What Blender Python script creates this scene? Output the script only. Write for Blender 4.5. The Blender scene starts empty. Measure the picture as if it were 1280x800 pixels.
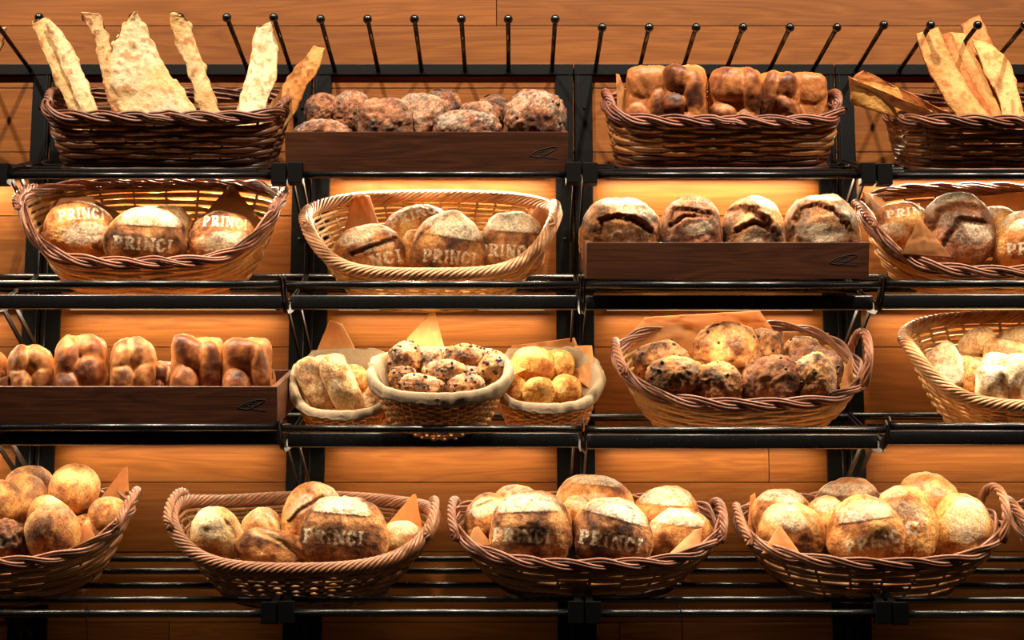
import bpy, math, random
import numpy as np

# ------------------------------------------------------------------ camera
F = 1970.0                      # focal length in pixels of a 1280x800 frame
PITCH = math.radians(8.66)
CAM = np.array([0.0, -3.51, 1.35])
scene = bpy.context.scene
col = scene.collection
cam_d = bpy.data.cameras.new('camera')
cam_d.sensor_width = 36.0
cam_d.lens = F / 1280 * 36
cam_d.clip_start = 0.05
cam = bpy.data.objects.new('camera', cam_d)
cam.location = CAM
cam.rotation_euler = (math.pi / 2 + PITCH, 0, 0)
col.objects.link(cam)
scene.camera = cam

# ------------------------------------------------------------------ world, light, exposure
world = bpy.data.worlds.new('world')
scene.world = world
world.use_nodes = True
world.node_tree.nodes['Background'].inputs[0].default_value = (1.0, 0.72, 0.48, 1)
world.node_tree.nodes['Background'].inputs[1].default_value = 0.015
vs = scene.view_settings
vs.view_transform = 'Standard'
vs.look = 'None'
vs.exposure = 0.0
vs.gamma = 1.0
vs.use_curve_mapping = False

SPOT_POWER = 235.0
for i, (sx, aim) in enumerate([(-1.75, -1.5), (-0.62, -0.5), (0.45, 0.4), (1.5, 1.2)]):
    ld = bpy.data.lights.new('ceiling_spot', 'SPOT')
    ld.energy = SPOT_POWER
    ld.color = (1.0, 0.84, 0.66)
    ld.spot_size = math.radians(80)
    ld.spot_blend = 0.7
    ld.shadow_soft_size = 0.03
    lo = bpy.data.objects.new('ceiling_spot', ld)
    lo.location = (sx, -1.28, 3.78)
    d = np.array([aim, -0.1, 1.75]) - np.array([sx, -1.28, 3.78])
    import mathutils
    lo.rotation_euler = mathutils.Vector(d).to_track_quat('-Z', 'Y').to_euler()
    col.objects.link(lo)

FRONT_FILL_LED = 1.1  # added strip behind the top shelf's front bar, brightens the second-row loaves
LED_POWER = {1: 5.4, 2: 2.0, 3: 2.1}
WALL_LED = {2: 1.5, 3: 1.15}
LED_COLOR = (1.0, 0.82, 0.56)

# ------------------------------------------------------------------ projection helpers
_cp, _sp = math.cos(PITCH), math.sin(PITCH)
FWD = np.array([0, _cp, _sp]); UP = np.array([0, -_sp, _cp])

def at(u, v, Y):
    """world point on the plane y = Y seen at pixel (u, v) of the photograph"""
    d = FWD * F + np.array([1.0, 0, 0]) * (u - 640) + UP * (400 - v)
    t = (Y - CAM[1]) / d[1]
    return CAM + d * t

def proj(p):
    q = np.asarray(p, float) - CAM
    z = q @ FWD
    return 640 + F * q[0] / z, 400 - F * (q @ UP) / z

def scale_at(p):
    return F / ((np.asarray(p, float) - CAM) @ FWD)      # pixels per metre

def zat(v, Y):
    return at(640, v, Y)[2]

# ------------------------------------------------------------------ mesh helpers
def lin(c):
    c = np.asarray(c, float) / 255.0
    return np.where(c <= 0.04045, c / 12.92, ((c + 0.055) / 1.055) ** 2.4)

def mesh_np(name, V, Fq, colr=None, smooth=True):
    V = np.asarray(V, np.float32); Fq = np.asarray(Fq, np.int32)
    k = Fq.shape[1]
    me = bpy.data.meshes.new(name)
    me.vertices.add(len(V)); me.vertices.foreach_set('co', V.ravel())
    me.loops.add(Fq.size); me.loops.foreach_set('vertex_index', Fq.ravel())
    me.polygons.add(len(Fq)); me.polygons.foreach_set('loop_start', np.arange(0, Fq.size, k, dtype=np.int32))
    me.update(calc_edges=True)
    me.polygons.foreach_set('use_smooth', np.full(len(Fq), smooth, dtype=bool))
    if colr is not None:
        a = me.attributes.new('col', 'FLOAT_COLOR', 'POINT')
        c4 = np.ones((len(V), 4), np.float32); c4[:, :3] = colr
        a.data.foreach_set('color', c4.ravel())
    return me

def link(name, me, mat=None, parent=None, loc=None, rot=None):
    o = bpy.data.objects.new(name, me)
    if mat is not None and me is not None and not me.materials:
        me.materials.append(mat)
    col.objects.link(o)
    if parent is not None: o.parent = parent
    if loc is not None: o.location = loc
    if rot is not None: o.rotation_euler = rot
    return o

def tag(o, label, cat=None, group=None, kind=None):
    if label: o['label'] = label
    if cat: o['category'] = cat
    if group: o['group'] = group
    if kind: o['kind'] = kind
    return o

def empty(name, loc, rot=(0, 0, 0)):
    o = bpy.data.objects.new(name, None)
    o.empty_display_size = 0.05
    col.objects.link(o); o.location = loc; o.rotation_euler = rot
    return o

class MB:
    """collects quads of several shapes into one mesh"""
    def __init__(s): s.V = []; s.F = []; s.C = []; s.n = 0
    def add(s, V, Fq, c=None):
        V = np.asarray(V, float)
        s.V.append(V); s.F.append(np.asarray(Fq, int) + s.n); s.n += len(V)
        s.C.append(np.broadcast_to(np.asarray((1, 1, 1) if c is None else c, float), (len(V), 3)))
    def mesh(s, name, smooth=True, colr=True):
        return mesh_np(name, np.vstack(s.V), np.vstack(s.F), np.vstack(s.C) if colr else None, smooth)

BOXF = np.array([[0, 3, 2, 1], [4, 5, 6, 7], [0, 1, 5, 4], [1, 2, 6, 5], [2, 3, 7, 6], [3, 0, 4, 7]])
def box_v(x0, x1, y0, y1, z0, z1):
    return np.array([[x0, y0, z0], [x1, y0, z0], [x1, y1, z0], [x0, y1, z0], [x0, y0, z1], [x1, y0, z1], [x1, y1, z1], [x0, y1, z1]], float)

def box_mesh(name, x0, x1, y0, y1, z0, z1, bevel=0.0):
    """box with chamfered edges"""
    import bmesh
    bm = bmesh.new()
    vs_ = [bm.verts.new(p) for p in box_v(x0, x1, y0, y1, z0, z1)]
    for f in BOXF: bm.faces.new([vs_[i] for i in f])
    if bevel > 0:
        bmesh.ops.bevel(bm, geom=bm.edges[:], offset=bevel, segments=2, affect='EDGES', profile=0.6)
    me = bpy.data.meshes.new(name); bm.to_mesh(me); bm.free()
    return me

def tube(P, r, k=6, closed=False, ref=(0, 0, 1), flat=1.0, caps=True):
    """tube along path P; returns V, F (quads)"""
    P = np.asarray(P, float); n = len(P)
    if closed: T = np.roll(P, -1, 0) - np.roll(P, 1, 0)
    else: T = np.gradient(P, axis=0)
    T /= np.linalg.norm(T, axis=1, keepdims=True) + 1e-12
    R = np.broadcast_to(np.asarray(ref, float), T.shape)
    A = np.cross(T, R); A /= np.linalg.norm(A, axis=1, keepdims=True) + 1e-9
    B = np.cross(A, T)
    r = np.broadcast_to(np.asarray(r, float), (n,))
    ang = np.arange(k) * 2 * math.pi / k
    V = P[:, None, :] + r[:, None, None] * (np.cos(ang)[None, :, None] * A[:, None, :] * flat + np.sin(ang)[None, :, None] * B[:, None, :])
    V = V.reshape(-1, 3)
    m = n if closed else n - 1
    i = np.arange(m)[:, None]; j = np.arange(k)[None, :]
    i2 = (i + 1) % n; j2 = (j + 1) % k
    Fq = np.stack([i * k + j, i * k + j2, i2 * k + j2, i2 * k + j], -1).reshape(-1, 4)
    if not closed and caps and k % 2 == 0:
        cf = []
        for base, rev in ((0, False), ((n - 1) * k, True)):
            for q in range(k // 2 - 1):
                f = [base + q, base + q + 1, base + k - 2 - q, base + k - 1 - q]
                cf.append(f if rev else f[::-1])
        Fq = np.vstack([Fq, np.array(cf)])
    return V, Fq

# ------------------------------------------------------------------ numpy noise
def _hash(ix, iy, iz, seed):
    h = (ix * 374761393 + iy * 668265263 + iz * 2147483647 + seed * 1274126177) & 0xffffffff
    h = ((h ^ (h >> 13)) * 1274126177) & 0xffffffff
    h = ((h ^ (h >> 16)) * 2246822519) & 0xffffffff
    return ((h ^ (h >> 15)) & 0xffff) / 32767.5 - 1.0

def vnoise(P, seed=0):
    P = np.asarray(P, float)
    I = np.floor(P).astype(np.int64); f = P - I; f = f * f * (3 - 2 * f)
    x, y, z = I[:, 0], I[:, 1], I[:, 2]; fx, fy, fz = f[:, 0], f[:, 1], f[:, 2]
    g = lambda a, b, c: _hash(x + a, y + b, z + c, seed)
    c00 = g(0, 0, 0) * (1 - fx) + g(1, 0, 0) * fx; c10 = g(0, 1, 0) * (1 - fx) + g(1, 1, 0) * fx
    c01 = g(0, 0, 1) * (1 - fx) + g(1, 0, 1) * fx; c11 = g(0, 1, 1) * (1 - fx) + g(1, 1, 1) * fx
    return (c00 * (1 - fy) + c10 * fy) * (1 - fz) + (c01 * (1 - fy) + c11 * fy) * fz

def fbm(P, seed=0, oct=4):
    s = 0; a = 0.5; P = np.asarray(P, float)
    for k in range(oct):
        s = s + a * vnoise(P * 2 ** k, seed + k * 17); a *= 0.5
    return s

def sst(a, b, x):
    t = np.clip((x - a) / (b - a), 0, 1); return t * t * (3 - 2 * t)

# ------------------------------------------------------------------ materials
def new_mat(name):
    m = bpy.data.materials.new(name); m.use_nodes = True
    return m, m.node_tree.nodes, m.node_tree.links, m.node_tree.nodes['Principled BSDF']

def mat_plain(name, c, rough=0.5, metal=0.0, spec=0.5, bump=0, bscale=200):
    m, N, L, b = new_mat(name)
    b.inputs['Base Color'].default_value = (*lin(c), 1)
    b.inputs['Metallic'].default_value = metal
    b.inputs['Specular IOR Level'].default_value = spec
    tc = N.new('ShaderNodeTexCoord'); nz = N.new('ShaderNodeTexNoise')
    nz.inputs['Scale'].default_value = bscale; nz.inputs['Detail'].default_value = 3
    L.new(tc.outputs['Object'], nz.inputs['Vector'])
    mr = N.new('ShaderNodeMapRange'); mr.inputs[3].default_value = rough * 0.85; mr.inputs[4].default_value = min(1, rough * 1.15)
    L.new(nz.outputs[0], mr.inputs[0]); L.new(mr.outputs[0], b.inputs['Roughness'])
    if bump:
        bp = N.new('ShaderNodeBump'); bp.inputs['Strength'].default_value = bump; bp.inputs['Distance'].default_value = 0.001
        L.new(nz.outputs[0], bp.inputs['Height']); L.new(bp.outputs[0], b.inputs['Normal'])
    return m

def mat_attr(name, rough=0.6, spec=0.3, nscale=160, namp=0.35, bump=0.5, bdist=0.002, coat=0.0, sheen=0.0, trans=0.0, stretch=None):
    """colour from the 'col' attribute, broken up by fine noise, with bump"""
    m, N, L, b = new_mat(name)
    at_ = N.new('ShaderNodeAttribute'); at_.attribute_name = 'col'
    tc = N.new('ShaderNodeTexCoord')
    nz = N.new('ShaderNodeTexNoise'); nz.inputs['Scale'].default_value = nscale; nz.inputs['Detail'].default_value = 5; nz.inputs['Roughness'].default_value = 0.65
    src = tc.outputs['Object']
    if stretch:
        mp = N.new('ShaderNodeMapping'); mp.inputs['Scale'].default_value = stretch
        L.new(src, mp.inputs['Vector']); src = mp.outputs[0]
    L.new(src, nz.inputs['Vector'])
    mr = N.new('ShaderNodeMapRange'); mr.inputs[1].default_value = 0.3; mr.inputs[2].default_value = 0.7
    mr.inputs[3].default_value = 1 - namp; mr.inputs[4].default_value = 1 + namp * 0.6
    L.new(nz.outputs[0], mr.inputs[0])
    mx = N.new('ShaderNodeMix'); mx.data_type = 'RGBA'; mx.blend_type = 'MULTIPLY'; mx.inputs[0].default_value = 1.0
    L.new(at_.outputs['Color'], mx.inputs[6]); L.new(mr.outputs[0], mx.inputs[7])
    L.new(mx.outputs[2], b.inputs['Base Color'])
    b.inputs['Roughness'].default_value = rough; b.inputs['Specular IOR Level'].default_value = spec
    b.inputs['Coat Weight'].default_value = coat; b.inputs['Coat Roughness'].default_value = 0.25
    bp = N.new('ShaderNodeBump'); bp.inputs['Strength'].default_value = bump; bp.inputs['Distance'].default_value = bdist
    L.new(nz.outputs[0], bp.inputs['Height']); L.new(bp.outputs[0], b.inputs['Normal'])
    if trans:
        tr = N.new('ShaderNodeBsdfTranslucent'); L.new(mx.outputs[2], tr.inputs['Color'])
        ms = N.new('ShaderNodeMixShader'); ms.inputs[0].default_value = trans
        out = N['Material Output']
        L.new(b.outputs[0], ms.inputs[1]); L.new(tr.outputs[0], ms.inputs[2]); L.new(ms.outputs[0], out.inputs['Surface'])
    return m

def mat_wood(name, c_light, c_mid, c_dark, rough=0.45, scale=1.0, line=0.72, spec=0.35):
    m, N, L, b = new_mat(name)
    tc = N.new('ShaderNodeTexCoord'); oi = N.new('ShaderNodeObjectInfo')
    mul = N.new('ShaderNodeVectorMath'); mul.operation = 'SCALE'; mul.inputs[0].default_value = (7.3, 3.1, 11.7)
    L.new(oi.outputs['Random'], mul.inputs['Scale'])
    ad = N.new('ShaderNodeVectorMath'); L.new(tc.outputs['Object'], ad.inputs[0]); L.new(mul.outputs[0], ad.inputs[1])
    mp = N.new('ShaderNodeMapping'); mp.inputs['Scale'].default_value = (0.9 * scale, 6 * scale, 9 * scale)
    L.new(ad.outputs[0], mp.inputs['Vector'])
    n1 = N.new('ShaderNodeTexNoise'); n1.inputs['Scale'].default_value = 1.6; n1.inputs['Detail'].default_value = 3; n1.inputs['Distortion'].default_value = 0.6
    L.new(mp.outputs[0], n1.inputs['Vector'])
    m2 = N.new('ShaderNodeMath'); m2.operation = 'MULTIPLY'; m2.inputs[1].default_value = 17.0; L.new(n1.outputs[0], m2.inputs[0])
    fr = N.new('ShaderNodeMath'); fr.operation = 'PINGPONG'; fr.inputs[1].default_value = 1.0; L.new(m2.outputs[0], fr.inputs[0])
    mp2 = N.new('ShaderNodeMapping'); mp2.inputs['Scale'].default_value = (6 * scale, 60 * scale, 260 * scale)
    L.new(ad.outputs[0], mp2.inputs['Vector'])
    n2 = N.new('ShaderNodeTexNoise'); n2.inputs['Scale'].default_value = 1.0; n2.inputs['Detail'].default_value = 4
    L.new(mp2.outputs[0], n2.inputs['Vector'])
    mixf = N.new('ShaderNodeMix'); mixf.inputs[0].default_value = line
    L.new(fr.outputs[0], mixf.inputs[2]); L.new(n2.outputs[0], mixf.inputs[3])
    rp = N.new('ShaderNodeValToRGB')
    e = rp.color_ramp.elements
    e[0].position = 0.15; e[0].color = (*lin(c_dark), 1); e[1].position = 0.85; e[1].color = (*lin(c_light), 1)
    k = e.new(0.5); k.color = (*lin(c_mid), 1)
    L.new(mixf.outputs[0], rp.inputs[0])
    # each board has its own tone
    mr = N.new('ShaderNodeMapRange'); mr.inputs[3].default_value = 0.86; mr.inputs[4].default_value = 1.12; L.new(oi.outputs['Random'], mr.inputs[0])
    mx = N.new('ShaderNodeMix'); mx.data_type = 'RGBA'; mx.blend_type = 'MULTIPLY'; mx.inputs[0].default_value = 1
    L.new(rp.outputs[0], mx.inputs[6]); L.new(mr.outputs[0], mx.inputs[7]); L.new(mx.outputs[2], b.inputs['Base Color'])
    b.inputs['Roughness'].default_value = rough; b.inputs['Specular IOR Level'].default_value = spec
    bp = N.new('ShaderNodeBump'); bp.inputs['Strength'].default_value = 0.12; bp.inputs['Distance'].default_value = 0.001
    L.new(n2.outputs[0], bp.inputs['Height']); L.new(bp.outputs[0], b.inputs['Normal'])
    return m

M = {}
M['teak'] = mat_wood('teak_board', (134, 82, 34), (117, 68, 26), (98, 54, 19), rough=0.5, spec=0.12)
M['walnut'] = mat_wood('walnut', (104, 60, 38), (80, 45, 28), (50, 28, 18), rough=0.42, scale=1.3)
M['black'] = mat_plain('black_powder_coat', (5, 5, 5), rough=0.5, spec=0.10, bump=0.05)
M['bar'] = mat_plain('black_gloss_bar', (14, 14, 15), rough=0.26, spec=0.6)
M['plate'] = mat_plain('bronzed_plate', (30, 22, 17), rough=0.36, metal=0.5, spec=0.4)
M['back'] = mat_plain('dark_wall_backing', (30, 20, 14), rough=0.9)
M['bread'] = mat_attr('bread_crust', rough=0.62, spec=0.25, nscale=210, namp=0.5, bump=0.85, bdist=0.003)
M['brioche'] = mat_attr('brioche_crust', rough=0.42, spec=0.35, nscale=90, namp=0.3, bump=0.55, bdist=0.003)
M['rustic'] = mat_attr('rustic_crust', rough=0.7, spec=0.2, nscale=240, namp=0.5, bump=0.7, bdist=0.003)
M['flat'] = mat_attr('crisp_flatbread', rough=0.6, spec=0.25, nscale=150, namp=0.25, bump=0.6, bdist=0.003, trans=0.15)
M['wicker'] = mat_attr('wicker', rough=0.42, spec=0.4, nscale=110, namp=0.3, bump=0.3, bdist=0.001)
M['paper'] = mat_attr('brown_baking_paper', rough=0.6, spec=0.25, nscale=40, namp=0.10, bump=0.25, bdist=0.002, trans=0.45)
M['cloth'] = mat_attr('linen_cloth', rough=0.9, spec=0.1, nscale=320, namp=0.25, bump=0.6, bdist=0.001)
M['chip'] = mat_plain('chocolate', (38, 20, 16), rough=0.35)
M['mark'] = mat_plain('burnt_mark', (20, 12, 10), rough=0.8)
M['led'] = mat_plain('led_diffuser', (255, 230, 180), rough=0.6)
M['led'].node_tree.nodes['Principled BSDF'].inputs['Emission Color'].default_value = (1, .78, .45, 1)
M['led'].node_tree.nodes['Principled BSDF'].inputs['Emission Strength'].default_value = 2.0
M['floor'] = mat_plain('dark_floor', (60, 48, 40), rough=0.6)
rnd = random.Random(5)

# ------------------------------------------------------------------ the wall
wall = link('wall_back', box_mesh('wall_back', -2.4, 2.4, 0.024, 0.12, 0.0, 3.4), M['back'])
tag(wall, 'wall clad in warm teak boards behind the bread rack', None, None, 'structure')
joints_v = [-132, -50, 32, 110, 190, 270, 352, 434, 518, 603, 690, 778, 866, 955]
zj = [zat(v, 0.0) for v in joints_v]
plank_cache = {}
for r in range(len(zj) - 1):
    z1, z0 = zj[r], zj[r + 1]
    if r == 2 - 1:  cuts = [-2.4, -0.036, 1.75, 2.4]          # butt joint seen at the top
    elif r == 2: cuts = [-2.4, 2.4]
    elif r == 8: cuts = [-2.4, -1.3, 0.571, 2.4]
    elif r == 11: cuts = [-2.4, -0.75, 0.235, 2.4]
    else:
        o = rnd.uniform(-1.0, -0.2); cuts = [-2.4, -0.458 + 0.004 * r if r % 2 else -1.05, 0.742 if r % 2 else 0.142, 2.4]
    for a, b_ in zip(cuts[:-1], cuts[1:]):
        g = 0.0009
        hx, hz = (b_ - a) / 2 - g, (z1 - z0) / 2 - g
        me = box_mesh('plank', -hx, hx, 0.0, 0.022, -hz, hz, 0.0007)
        link('plank', me, M['teak'], wall, ((a + b_) / 2, rnd.uniform(0.0, 0.0012), (z0 + z1) / 2))
floor = link('floor', box_mesh('floor', -2.4, 2.4, -4.6, 0.12, -0.05, 0.0), M['floor'])
tag(floor, 'dark floor in front of the bread wall', None, None, 'structure')

# ------------------------------------------------------------------ the rack
BX = [-1.658, -1.058, -0.458, 0.142, 0.742, 1.342]
BAY = ['leftmost bay, cut by the photo edge', 'bay of the tall flatbread basket', 'bay of the dark roll tray', 'bay of the braided loaf basket', 'rightmost bay, cut by the photo edge']
rail_z1, rail_z0 = zat(80, -0.014), zat(93.5, -0.014)
up_z0 = zat(880, 0)
ball_v = [23, 22, 24, 34.5, 31.5]
pole_me = {}
def cyl_x(name, L_, r, mat, parent, x0, y, z, k=16):
    """round bar running along x"""
    V, Fq = tube([[0, 0, 0], [L_, 0, 0]], r, k, ref=(0, 0, 1))
    me = mesh_np(name, V, Fq)
    o = link(name, me, mat, parent, (x0, y, z))
    md = me.polygons
    return o

for i in range(5):
    x0, x1 = BX[i], BX[i + 1]
    t = empty('rack_frame', ((x0 + x1) / 2, 0, up_z0))
    tag(t, 'black steel rack frame with peg rail, ' + BAY[i], 'rack', 'rack frames')
    xc = (x0 + x1) / 2
    w = 0.040
    for sx in (-1, 1):
        xe = sx * (0.3 - 0.0025)
        a, b_ = sorted((xe, xe - sx * w))
        u = link('upright', box_mesh('upright', a, b_, -0.012, -0.0003, 0, rail_z0 - up_z0, 0.0015), M['black'], t)
        # slot line and screw heads on the upright
        a2, b2 = sorted((xe - sx * 0.006, xe - sx * 0.009))
        link('slot_rail', box_mesh('slot_rail', a2, b2, -0.0138, -0.012, 0, rail_z0 - up_z0), M['bar'], u)
        for v in (137, 300, 480, 640):
            V, Fq = tube([[0, -0.0140, 0], [0, -0.011, 0]], 0.0035, 10, ref=(0, 0, 1))
            link('screw', mesh_np('screw', V, Fq), M['black'], u, (xe - sx * 0.021, 0, zat(v, 0) - up_z0))
    link('peg_rail', box_mesh('peg_rail', -0.2985, 0.2985, -0.014, -0.0003, rail_z0 - up_z0, rail_z1 - up_z0, 0.0015), M['black'], t)
    zt = zat(ball_v[i], -0.285)
    zb = (rail_z0 + rail_z1) / 2 - 0.001
    for k in range(6):
        px = -0.25 + 0.1 * k
        V, Fq = tube([[0, 0, 0], [0, -0.271, zt - zb]], 0.0050, 12, ref=(1, 0, 0))
        pg = link('peg', mesh_np('peg', V, Fq), M['bar'], t, (px, -0.012, zb - up_z0))
        th = np.linspace(0, math.pi, 9)
        P = np.stack([0 * th, 0 * th, np.cos(th)], 1)
        rr = np.sin(th) * 0.0098 + 1e-5
        V, Fq = tube(np.stack([0 * th, 0 * th, -np.cos(th) * 0.0098], 1), rr, 12, ref=(1, 0, 0))
        link('ball_tip', mesh_np('ball_tip', V, Fq), M['bar'], pg, (0, -0.273, zt - zb))

TILT = math.radians(19)
def strip_plate(path, width, th):
    """a flat side plate: ribbon of given width along a path in the y-z plane, th thick in x"""
    path = np.asarray(path, float); n = len(path)
    T = np.gradient(path, axis=0); T /= np.linalg.norm(T, axis=1, keepdims=True)
    Nn = np.stack([-T[:, 1], T[:, 0]], 1)
    wv = np.broadcast_to(np.asarray(width, float), (n,))[:, None] / 2
    A = path + Nn * wv; B = path - Nn * wv
    V = []
    for x in (-th / 2, th / 2):
        for Q in (A, B):
            V.append(np.stack([np.full(n, x), Q[:, 0], Q[:, 1]], 1))
    V = np.vstack(V)
    Fq = []
    idx = lambda s, q, i: (s * 2 + q) * n + i
    for i in range(n - 1):
        Fq += [[idx(0, 0, i), idx(0, 0, i + 1), idx(0, 1, i + 1), idx(0, 1, i)],
               [idx(1, 0, i), idx(1, 1, i), idx(1, 1, i + 1), idx(1, 0, i + 1)],
               [idx(0, 0, i), idx(1, 0, i), idx(1, 0, i + 1), idx(0, 0, i + 1)],
               [idx(0, 1, i), idx(0, 1, i + 1), idx(1, 1, i + 1), idx(1, 1, i)]]
    for i in (0, n - 1):
        Fq.append([idx(0, 0, i), idx(0, 1, i), idx(1, 1, i), idx(1, 0, i)])
    return V, np.array(Fq)

def smooth_path(pts, n=24):
    P = np.asarray(pts, float); m = len(P)
    t = np.linspace(0, m - 1, n); out = []
    for q in t:
        i = min(int(q), m - 2); f = q - i
        p0, p1, p2, p3 = P[max(i - 1, 0)], P[i], P[i + 1], P[min(i + 2, m - 1)]
        out.append(0.5 * ((2 * p1) + (-p0 + p2) * f + (2 * p0 - 5 * p1 + 4 * p2 - p3) * f * f + (-p0 + 3 * p1 - 3 * p2 + p3) * f ** 3))
    return np.array(out)

ROWN = {1: 'top', 2: 'second', 3: 'third', 4: 'bottom'}
COLN = ['in the leftmost bay, cut by the photo edge', 'in the first full bay from the left', 'in the second full bay from the left', 'in the third full bay from the left', 'in the rightmost bay, cut by the photo edge']
def led(t, row, i, y, z, aim=8, power=None, back=0.008):
    h = link('led_strip', box_mesh('led_strip', -0.235, 0.235, -0.008, back, -0.004, 0.010, 0.001), M['black'], t, (0, y, z))
    h['label'] = 'slim light strip under the shelf'
    d_ = link('diffuser', box_mesh('diffuser', -0.23, 0.23, -0.006, 0.006, -0.0065, -0.004), M['led'], h)
    ld = bpy.data.lights.new('led_light', 'AREA'); ld.shape = 'RECTANGLE'; ld.size = 0.46; ld.size_y = 0.012
    ld.energy = power or LED_POWER[row]; ld.color = LED_COLOR
    lo = bpy.data.objects.new('led_light', ld); col.objects.link(lo); lo.parent = h; lo.location = (0, 0, -0.009)
    lo.rotation_euler = (math.radians(aim), 0, 0)

SH = {}
for row in (1, 2, 3, 4):
    for i in range(5):
        x0, x1 = BX[i], BX[i + 1]; xc = (x0 + x1) / 2
        dv = [2.0, 0.5, -0.5, 0, 1][i] if row in (1, 4) else [-0.5, -0.5, 0, 0.5, -1][i]
        if row == 3: dv = [0, -3, -0.5, 1.5, -3.5][i]
        if row in (1, 4):
            vf = {1: 219.0, 4: 766.5}[row] + dv
            yf = -0.372; zf = zat(vf, yf)
            t = empty('display_shelf', (xc, 0, zf))
            fr = [0.0, 0.22, 0.45, 0.70, 0.92] if row == 4 else [0.0, 0.25, 0.5, 0.75]
            tl = math.atan2(zat({1: 206.0, 4: 697.0}[row], -0.045) - zf, 0.372 - 0.045)
            SH[row] = (yf, zf, tl)
            for q in fr:
                yy = yf + q * 0.345; zz = (yy - yf) * math.tan(tl)
                cyl_x('front_bar' if q == 0 else 'shelf_bar', 0.596, 0.0075 if q == 0 else 0.0065, M['bar'], t, -0.298, yy, zz)
            for sx in (-1, 1):
                xe = sx * 0.298
                a, b_ = sorted((xe, xe - sx * 0.030))
                link('end_block', box_mesh('end_block', a, b_, -0.016, 0.014, -0.022, 0.021, 0.0015), M['black'], t, (0, yf, 0.002))
                V, Fq = strip_plate([[yf + 0.012, 0.012 * math.tan(tl)], [-0.031, (-0.031 - yf) * math.tan(tl)]], 0.022, 0.014)
                link('side_arm', mesh_np('side_arm', V, Fq, smooth=False), M['black'], t, (xe - sx * 0.010, 0, 0))
                for dx in (0.008,):
                    V, Fq = strip_plate([[yf + 0.14, 0.14 * math.tan(tl) - 0.016], [-0.012, -0.06]], 0.012, 0.004)
                    link('bracket', mesh_np('bracket', V, Fq, smooth=False), M['plate'], t, (xe - sx * dx, 0, 0))
            if row == 1: led(t, row, i, -0.038, (-0.038 - yf) * math.tan(tl) - 0.010, -10, None, 0.037); led(t, row, i, -0.353, 0.0065, 6, FRONT_FILL_LED)  # the front strip is an added fill for the loaves below
        else:
            yl, yt, yb = -0.402, -0.335, -0.055
            zl = zat({2: 356.0, 3: 537.0}[row] + dv, yl)
            zt_ = zat({2: 378.5, 3: 550.5}[row] + dv, yt)
            zb_ = zat({2: 347.0, 3: 521.0}[row] + dv * 0.3, yb)
            t = empty('display_shelf', (xc, 0, zt_))
            SH[row] = (yl, zl, yt, zt_, yb, zb_)
            cyl_x('lip_bar', 0.588, 0.0080, M['bar'], t, -0.294, yl, zl - zt_)
            o = link('front_bar', box_mesh('front_bar', -0.292, 0.292, -0.015, 0.003, -0.0150, 0.0145, 0.004), M['bar'], t, (0, yt, 0))
            o.data.polygons.foreach_set('use_smooth', np.ones(len(o.data.polygons), bool))
            cyl_x('back_bar', 0.588, 0.0085, M['bar'], t, -0.294, yb, zb_ - zt_)
            ym = (yt * 0.5 + yb * 0.5); cyl_x('shelf_bar', 0.588, 0.0065, M['bar'], t, -0.294, ym, (zb_ - zt_) * 0.5)
            for sx in (-1, 1):
                xe = sx * 0.2965
                path = smooth_path([[yb + 0.02, zb_ - zt_ - 0.004], [-0.18, (zb_ - zt_) * 0.5 - 0.012], [yt - 0.005, -0.012], [-0.378, (zl - zt_) * 0.35 - 0.006], [yl - 0.006, zl - zt_ + 0.016]], 26)
                V, Fq = strip_plate(path, np.linspace(0.03, 0.016, 26), 0.003)
                link('side_plate', mesh_np('side_plate', V, Fq, smooth=False), M['plate'], t, (xe, 0, 0))
                for dx in (0.010,):
                    V, Fq = strip_plate([[yt + 0.09, 0.008], [-0.012, -0.085]], 0.012, 0.004)
                    link('bracket', mesh_np('bracket', V, Fq, smooth=False), M['plate'], t, (xe - sx * dx, 0, 0))
            led(t, row, i, yt + 0.0125, -0.0005, 2); led(t, row, i, -0.034, {2: 0.040, 3: 0.022}[row], -5, WALL_LED[row], 0.033)
        tag(t, 'black bar shelf of the %s row %s' % (ROWN[row], COLN[i]), 'shelf', 'display shelves')

# thin wires hanging from the bottom front bar
for (u, lab) in ((107, 'thin black wire hooked over the bottom bar below the left roll basket'), (850, 'thin black wire hooked over the bottom bar below the middle loaf basket')):
    p = at(u, 766, -0.383); pts = [[0, 0.012, 0.004], [0, 0.006, 0.012], [0, -0.002, 0.010], [0.001, -0.003, 0], [0.004, 0, -0.03], [0.006, 0.004, -0.09]]
    V, Fq = tube(smooth_path(pts, 24), 0.0011, 6, ref=(1, 0, 0))
    tag(link('wire', mesh_np('wire', V, Fq), M['black'], None, p), lab, 'wire')
# ------------------------------------------------------------------ breads
_cs = {}
def cubesphere(n):
    if n in _cs: return _cs[n]
    g = np.tan(np.linspace(-1, 1, n + 1) * math.pi / 4)
    a, b = np.meshgrid(g, g, indexing='ij'); a = a.ravel(); b = b.ravel(); o = np.ones_like(a)
    sides = [(o, a, b), (-o, b, a), (b, o, a), (a, -o, b), (a, b, o), (b, a, -o)]
    P = np.vstack([np.stack(s, 1) for s in sides]); P /= np.linalg.norm(P, axis=1, keepdims=True)
    i, j = np.meshgrid(np.arange(n), np.arange(n), indexing='ij')
    q = np.stack([i * (n + 1) + j, (i + 1) * (n + 1) + j, (i + 1) * (n + 1) + j + 1, i * (n + 1) + j + 1], -1).reshape(-1, 4)
    Fq = np.vstack([q + k * (n + 1) ** 2 for k in range(6)])
    key = np.round(P * 1e5).astype(np.int64)
    _, idx, inv = np.unique(key, axis=0, return_index=True, return_inverse=True)
    _cs[n] = (P[idx], inv.reshape(-1)[Fq]); return _cs[n]

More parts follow.
